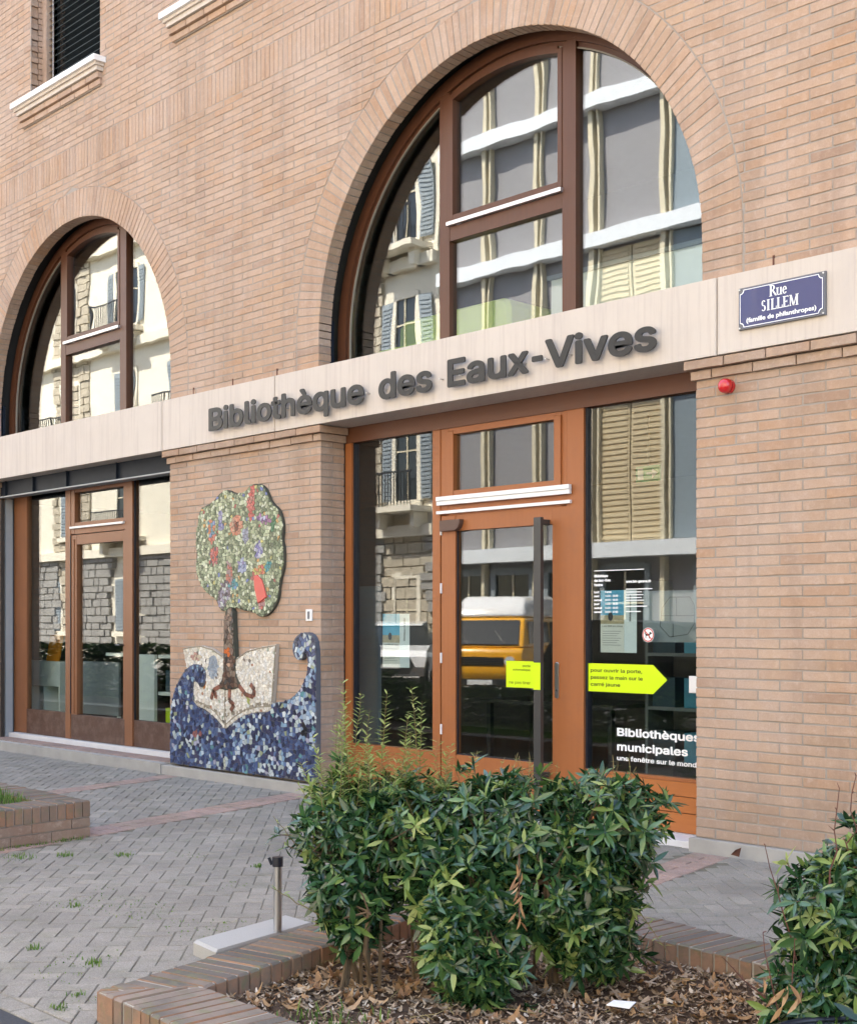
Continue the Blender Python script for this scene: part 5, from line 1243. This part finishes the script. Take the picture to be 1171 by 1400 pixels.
lv = Leaves(); dl_ = thing('dead_sprig', 'small cluster of dry leaves at the lower left of the right shrub', 'sprig', tuple(W3(1.22, 4.45, .3)))
for k in range(8): lv.add(W3(1.20+rng.normal(0, .03), 4.45, .34+rng.normal(0, .04)), (rng.normal(0, .7), rng.normal(0, .7), -1), (0, 1, 0), .075, 1)
lv.emit(8, 'dry_leaf', dl_)
wd_ = stuff(blades(70, lambda: (-3.95+.35*random.random()-.18, -4.50+random.gauss(0, .1), .05), .02, .07, 'grass_tuft')); tag(wd_, 'thin green weeds growing in the mulch under the big shrub', 'weed')
# black plastic tub at the lower right edge
tb = thing('plastic_tub', 'dark blue-black tub rim at the lower right corner', 'tub', tuple(W3(1.5, 4.05, .03)))
c_ = W3(1.50, 4.02, 0); m = MB(); rr = .50; N = 40
def el(r, z): return [(c_[0]+r*math.cos(2*math.pi*k/N), c_[1]+r*.8*math.sin(2*math.pi*k/N), z) for k in range(N)]
m = MB(); m.tube(el(rr, .255)+[el(rr, .255)[0]], .012, 6, cap=False); m.obj('rim', 'pvc_black', tb, smooth=True)
m = MB(); a, b, c = el(rr, .25), el(rr*.86, .03), el(rr*.84, .035)
m.add(a+b+el(rr-.008, .25)+c, [(k, (k+1) % N, N+(k+1) % N, N+k) for k in range(N)]+[(2*N+(k+1) % N, 2*N+k, 3*N+k, 3*N+(k+1) % N) for k in range(N)]+[tuple(range(3*N, 4*N))]); m.obj('body', 'pvc_black', tb)
# hedge growing in the left planter (seen in the panes)
def leafball(name, label, cx, cy, cz, rx, ry, rz, n, mat='far_leaf', cat='hedge', group=None, size=.09, trunk=None):
    t = thing(name, label, cat, (cx, cy, 0), group); m = MB()
    for _ in range(n):
        u = Vector((random.gauss(0, 1), random.gauss(0, 1), random.gauss(0, 1))).normalized()*random.uniform(.7, 1.05)
        k = 1+.25*mnoise.noise(u*2.2+Vector((cx, cy, 0))); p = Vector((cx+max(-1, min(1, u.x*1.25))*rx*k, cy+max(-1, min(1, u.y*1.25))*ry*k, cz+max(-1, min(1, u.z*1.25))*rz*k))
        a = Vector((random.gauss(0, 1), random.gauss(0, 1), random.gauss(0, .6))).normalized(); b = a.orthogonal().normalized()*size*.35; s = size*random.uniform(.6, 1.3)
        m.add([p-a*s, p+b, p+a*s, p-b], [(0, 1, 2, 3)])
    stuff(m.obj('foliage', mat, t))
    q = MB(); q.tube([(cx, cy, 0), (cx+.05, cy, cz)], trunk or .03, 6); q.obj('trunk', 'bark', t); return t
for i, x in enumerate((-9.9, -11.2, -12.4, -13.6, -14.8, -16.1, -17.5, -18.9, -20.3, -21.7, -23.1, -24.5, -25.9)):
    k = .60 if -13.7 < x < -10.5 else .74 if x > -15.5 else .98
    leafball('planter_bush', 'dark clipped bush in the row growing in the left planter', x, -4.35, .70*k, .85, .42, .50*k, 1300, 'hedge_leaf', 'bush', group='bushes in the left planter')

# ------------------------------------------------------------------ across the street (seen in the glass)
YO = -19.5
def house(name, label, x0, x1, h, depth, wall, trim):
    t = thing(name, label, 'building', ((x0+x1)/2, YO, 0)); MB().box(x0, x1, YO-depth, YO, 0, h).obj('wall', wall, t)
    MB().box(x0-.3, x1+.3, YO-depth-.3, YO+.45, h+.001, h+.35).obj('cornice', trim, t)
    m = MB(); m.add([(x0-.2, YO+.3, h+.36), (x1+.2, YO+.3, h+.36), (x1+.2, YO-depth, h+.36), (x0-.2, YO-depth, h+.36), (x0+1, YO-depth/2, h+3.2), (x1-1, YO-depth/2, h+3.2)], [(0, 1, 5, 4), (1, 2, 5), (2, 3, 4, 5), (3, 0, 4)]); m.obj('roof', 'roof_slate', t); return t
def ywindow(t, x, z, wd, h, glassm='dark_glass', trim='villa_cream', shut=None, open_=True, balc=False, rail=True):
    m = MB(); e = .16
    m.box(x-wd/2-e, x-wd/2, YO, YO+.10, z-e, z+h+e); m.box(x+wd/2, x+wd/2+e, YO, YO+.10, z-e, z+h+e); m.box(x-wd/2, x+wd/2, YO, YO+.10, z+h, z+h+e*1.3); m.box(x-wd/2-e*1.5, x+wd/2+e*1.5, YO+.101, YO+.2, z-e*1.3, z-.02)
    wn = m.obj('window', trim, t)
    MB().box(x-wd/2, x+wd/2, YO+.01, YO+.03, z, z+h).obj('pane', glassm, wn)
    b = MB(); b.box(x-.03, x+.03, YO+.031, YO+.06, z, z+h); b.box(x-wd/2, x+wd/2, YO+.032, YO+.055, z+h*.62, z+h*.62+.05); b.obj('glazing_bar', 'cream_post', wn)
    if shut:
        for s in (-1, 1):
            q = MB()
            if open_: xa, xb = (x-wd/2-e-wd/2, x-wd/2-e) if s < 0 else (x+wd/2+e, x+wd/2+e+wd/2)
            else: xa, xb = (x-wd/2, x-.01) if s < 0 else (x+.01, x+wd/2)
            q.box(xa, xb, YO+.06+.05*(not open_), YO+.10+.05*(not open_), z, z+h)
            nl = int(h/.13)
            for k in range(nl): q.box(xa+.05, xb-.05, YO+.101+.05*(not open_), YO+.12+.05*(not open_), z+.05+k*.13, z+.11+k*.13)
            q.obj('shutter', shut, wn)
    if balc:
        q = MB(); q.box(x-wd*1.1, x+wd*1.1, YO+.0, YO+.9, z-.42, z-.25); q.box(x-wd*.9, x-wd*.7, YO, YO+.6, z-.9, z-.43); q.box(x+wd*.7, x+wd*.9, YO, YO+.6, z-.9, z-.43); q.obj('balcony', trim, wn)
        q = MB(); k = 0; x_ = x-wd*1.05
        while x_ < x+wd*1.05: q.box(x_, x_+.025, YO+.84, YO+.865, z-.249, z+.75); x_ += .14
        q.box(x-wd*1.08, x+wd*1.08, YO+.83, YO+.875, z+.751, z+.80); q.obj('railing', 'iron', wn)
    return wn
vl = house('stone_villa', 'cream and rubble stone villa across the street with blue shutters and balconies', -64, -28.6, 19, 10, 'villa_cream', 'villa_cream')
m = MB(); random.seed(5)
for (xa, xb) in ((-62.5, -58.6), (-52.4, -49.4), (-43.2, -40.6), (-33.2, -31.2), (-31.19, -28.7)):
    z = .9
    while z < (4.2 if xa == -31.19 else 17.5):
        x = xa+random.uniform(-.12, .12)
        h = random.uniform(.28, .42)
        while x < xb:
            L = random.uniform(.35, .8); m.box(x+.02, min(x+L, xb+.1)-.02, YO, YO+random.uniform(.05, .12), z+.02, z+h-.02); x += L
        z += h
stuff(m.obj('rubble_stone', 'villa_stone', vl))
m = MB()
for z in (4.3, 8.5, 12.6, 16.7): m.box(-64.1, -28.6, YO+.0, YO+.30, z, z+.35)
m.obj('string_course', 'villa_cream', vl)
m = MB(); z = .5
while z < 4.25:
    h = random.uniform(.26, .36); x = -63.9
    while x < -28.8:
        L = random.uniform(.35, .8)
        if not any(abs(x+L/2-wx) < .95 for wx in (-61, -55.5, -51, -46.5, -42, -37.9, -34.9, -29.95)): m.box(x+.02, x+L-.02, YO, YO+random.uniform(.13, .19), z+.02, min(z+h, 4.28)-.02)
        x += L
    z += h
stuff(m.obj('base_stone', 'base_stone', vl))
for i, x in enumerate((-61, -55.5, -51, -46.5, -42, -37.9, -34.9)):
    for j, z in enumerate((1.3, 5.3, 9.5, 13.6)):
        st = x in (-51, -42, -61)
        ywindow(vl, x, z, 1.25, 2.2 if j else 2.1, 'dark_glass', 'villa_cream', 'shutter_blue' if not (i+j) % 3 == 1 else None, (i+j) % 2 == 0, balc=(j and (i+j) % 2 == 0))
for z, hh, bl in ((.4, 2.6, False), (5.45, 2.4, True), (9.5, 2.2, False), (13.5, 2.3, True)): ywindow(vl, -29.95, z, .95, hh, 'dark_glass', 'villa_cream', 'shutter_blue' if z > 1 else None, True, balc=bl)
md = house('panel_building', 'grey panelled building with cream posts and white slab bands across the street', -28.3, -10.5, 20.5, 10, 'panel_grey', 'slab_white')
for z in (3.35, 7.9, 11.7, 15.4, 18.2): MB().box(-28.3, -10.5, YO+.0, YO+.55 if z < 4 else YO+.4, z, z+.40).obj('slab_band', 'slab_white', md)
for x in (-28.2, -26.6, -24.6, -22.6, -20.25, -17, -14):
    for (za, zb) in ((.1, 3.34), (3.76, 7.89), (8.31, 11.69), (12.11, 15.39), (15.81, 18.19)):
        MB().box(x, x+.14, YO, YO+.22, za, zb).obj('post', 'cream_post', md)
        if za > 1: MB().box(x+.25, x+.31, YO, YO+.18, za, zb).obj('post', 'cream_post', md)
for za, zb in ((3.8, 7.8), (8.4, 11.6)):
    for xa, xb in ((-22.35, -21.35), (-21.3, -20.3)):
        q = MB(); q.box(xa, xb, YO, YO+.05, za, zb); z = za+.06
        while z < zb-.1: q.box(xa+.06, xb-.06, YO+.05, YO+.075, z, z+.09); z += .15
        q.obj('shutter', 'shutter_cream', md)
for (za, zb) in ((3.8, 7.85), (8.35, 11.65), (12.15, 15.35)): MB().box(-20.0, -17.05, YO+.0, YO+.06, za, zb).obj('slate_panel', 'slate_blue', md)
for x in (-27.3, -25.5, -23.5, -21.5, -18.5, -15.5): ywindow(md, x, .7, 1.3, 2.3, 'dark_glass', 'shutter_blue', None)
cb = house('corner_building', 'tall cream corner building further right across the street', -10.3, 12, 17, 10, 'villa_cream', 'villa_cream')
for x in (-8, -4.5, -1, 2.5, 6, 9.5):
    for z in (1.2, 5.3, 9.5, 13.3): ywindow(cb, x, z, 1.2, 2.2, 'dark_glass', 'villa_cream', 'shutter_cream', True)
eb = house('end_building', 'pale building closing the left end of the street', -92, -66, 15, 10, 'villa_cream', 'villa_cream')
for x in (-88, -84, -80, -76, -72, -68):
    for z in (1.2, 5.3, 9.5): ywindow(eb, x, z, 1.2, 2.2, 'dark_glass', 'villa_cream', 'shutter_blue', True)
# vehicles
def loft(prof, wds, name, mat, parent, smooth=False):
    """side outline (along, up) swept across with a narrowing top: prof [(x,z)], wds half-widths"""
    n = len(prof); m = MB(); vs = [(x, -wd, z) for (x, z), wd in zip(prof, wds)]+[(x, wd, z) for (x, z), wd in zip(prof, wds)]
    m.add(vs, [tuple(range(n)), tuple(range(2*n-1, n-1, -1))]+[(i, n+i, n+(i+1) % n, (i+1) % n) for i in range(n)]); o = bpy.data.objects.new(name, m.mesh(name, mat)); COL.objects.link(o); o.parent = parent; return o
def local(m, name, mat, parent, smooth=False):
    o = bpy.data.objects.new(name, m.mesh(name, mat, smooth)); COL.objects.link(o); o.parent = parent; return o
def wheel(parent, x, y, r, s):
    m = MB(); N = 20
    m.tube([(x, y-.1, r), (x, y+.1, r)], r, N); o = local(m, 'wheel', 'tyre', parent); q = MB(); q.tube([(x, y+s*.101, r), (x, y+s*.115, r)], r*.6, 14); local(q, 'hubcap', 'steel', o)
def van(loc, rot):
    t = thing('yellow_van', 'yellow camper van with a white high roof parked across the plaza', 'van', loc); t.rotation_euler = (0, 0, rot)
    loft([(-2.2, .35), (2.25, .35), (2.32, .62), (2.26, 1.05), (2.18, 1.12), (-2.25, 1.12), (-2.25, .5)], [.84]*7, 'body', 'van_yellow', t)
    loft([(-2.24, 1.121), (2.17, 1.121), (1.66, 1.72), (-2.18, 1.72)], [.84, .84, .76, .76], 'cabin', 'van_yellow', t)
    loft([(-2.18, 1.721), (1.66, 1.721), (1.50, 1.95), (1.15, 2.16), (-1.9, 2.22), (-2.14, 2.0)], [.765, .765, .74, .66, .66, .74], 'high_roof', 'car_white', t)
    m = MB(); m.add([(2.13, -.72, 1.19), (2.13, .72, 1.19), (1.72, .66, 1.67), (1.72, -.66, 1.67)], [(0, 1, 2, 3)]); m.v = [(x+.02, y, z) for x, y, z in m.v]; local(m, 'windscreen', 'dark_glass', t)
    for s in (-1, 1):
        for xa, xb in ((.75, 1.6), (-.55, .6), (-2.0, -.7)):
            q = MB(); v = [(xa, s*.838, 1.2), (xb, s*.838, 1.2), (xb-.08, s*.778, 1.64), (xa, s*.778, 1.64)]; q.add(v, [(0, 1, 2, 3) if s < 0 else (3, 2, 1, 0)]); q.v = [(x, y+s*.006, z) for x, y, z in q.v]; local(q, 'side_window', 'dark_glass', t)
        q = MB(); q.tube([(2.29, s*.58, .86), (2.335, s*.58, .86)], .10, 18); local(q, 'headlight', 'lamp_glass', t)
        for x in (1.45, -1.35): wheel(t, x, s*.76, .32, s)
    q = MB(); q.box(2.29, 2.315, -.46, .46, .78, .94); local(q, 'grille', 'black_metal', t)
    q = MB(); 
    for k in range(4): q.box(2.316, 2.322, -.44, .44, .80+k*.035, .81+k*.035)
    local(q, 'grille_slats', 'steel', t); q = MB(); q.box(2.30, 2.42, -.84, .84, .38, .50); local(q, 'bumper', 'black_metal', t); q = MB(); q.box(2.421, 2.428, -.25, .25, .39, .49); local(q, 'number_plate', 'white_film', t)
    for o in list(t.children):
        if o.name.split('.')[0] in ('body', 'cabin', 'high_roof'):
            bv = o.modifiers.new('round', 'BEVEL'); bv.width = .10 if 'roof' in o.name else .06; bv.segments = 3; bv.limit_method = 'ANGLE'; bv.angle_limit = R(20)
            for p in o.data.polygons: p.use_smooth = True
    for s in (-.45, .3): q = MB(); q.tube([(2.15, s, 1.20), (1.95, s+.25, 1.46)], .012, 5); local(q, 'wiper', 'black_metal', t)
def car(name, label, loc, rot, mat):
    t = thing(name, label, 'car', loc); t.rotation_euler = (0, 0, rot)
    loft([(-2.25, .40), (2.2, .32), (2.33, .55), (2.28, .80), (2.1, .95), (1.15, 1.06), (-2.2, 1.08), (-2.32, .8)], [.86, .82, .86, .9, .9, .92, .9, .88], 'body', mat, t)
    loft([(-2.15, 1.085), (1.12, 1.065), (.35, 1.55), (-1.5, 1.62), (-2.0, 1.45)], [.86, .86, .68, .68, .72], 'cabin', 'dark_glass', t)
    loft([(.40, 1.551), (-1.55, 1.621), (-1.5, 1.66), (.2, 1.60)], [.66]*4, 'roof', mat, t)
    for s in (-1, 1):
        q = MB(); q.add([(2.30, s*.48, .66), (2.14, s*.88, .70), (2.10, s*.86, .86), (2.26, s*.50, .78)], [(0, 1, 2, 3) if s > 0 else (3, 2, 1, 0)]); q.v = [(x+.03, y, z) for x, y, z in q.v]; local(q, 'headlight', 'lamp_glass', t)
        for x in (1.4, -1.4): wheel(t, x, s*.80, .34, s)
    q = MB(); q.prism([(-.5, .38), (.5, .38), (.62, .60), (.5, .80), (-.5, .80), (-.62, .60)], -2.345, .02, tf=lambda a, b, c: (-b, a, c)); local(q, 'grille', 'black_metal', t)
    q = MB(); q.box(2.35, 2.36, -.26, .26, .52, .62); local(q, 'number_plate', 'white_film', t)
van((-19.25, -12.4, 0), R(60))
car('parked_car', 'white car parked facing the library left of the yellow van', (-25.15, -14.65, 0), R(48), 'car_white')
car('parked_car', 'dark car parked along the near kerb, reflected in the right pane', (-11.2, -7.6, 0), R(2), 'beam_blue')
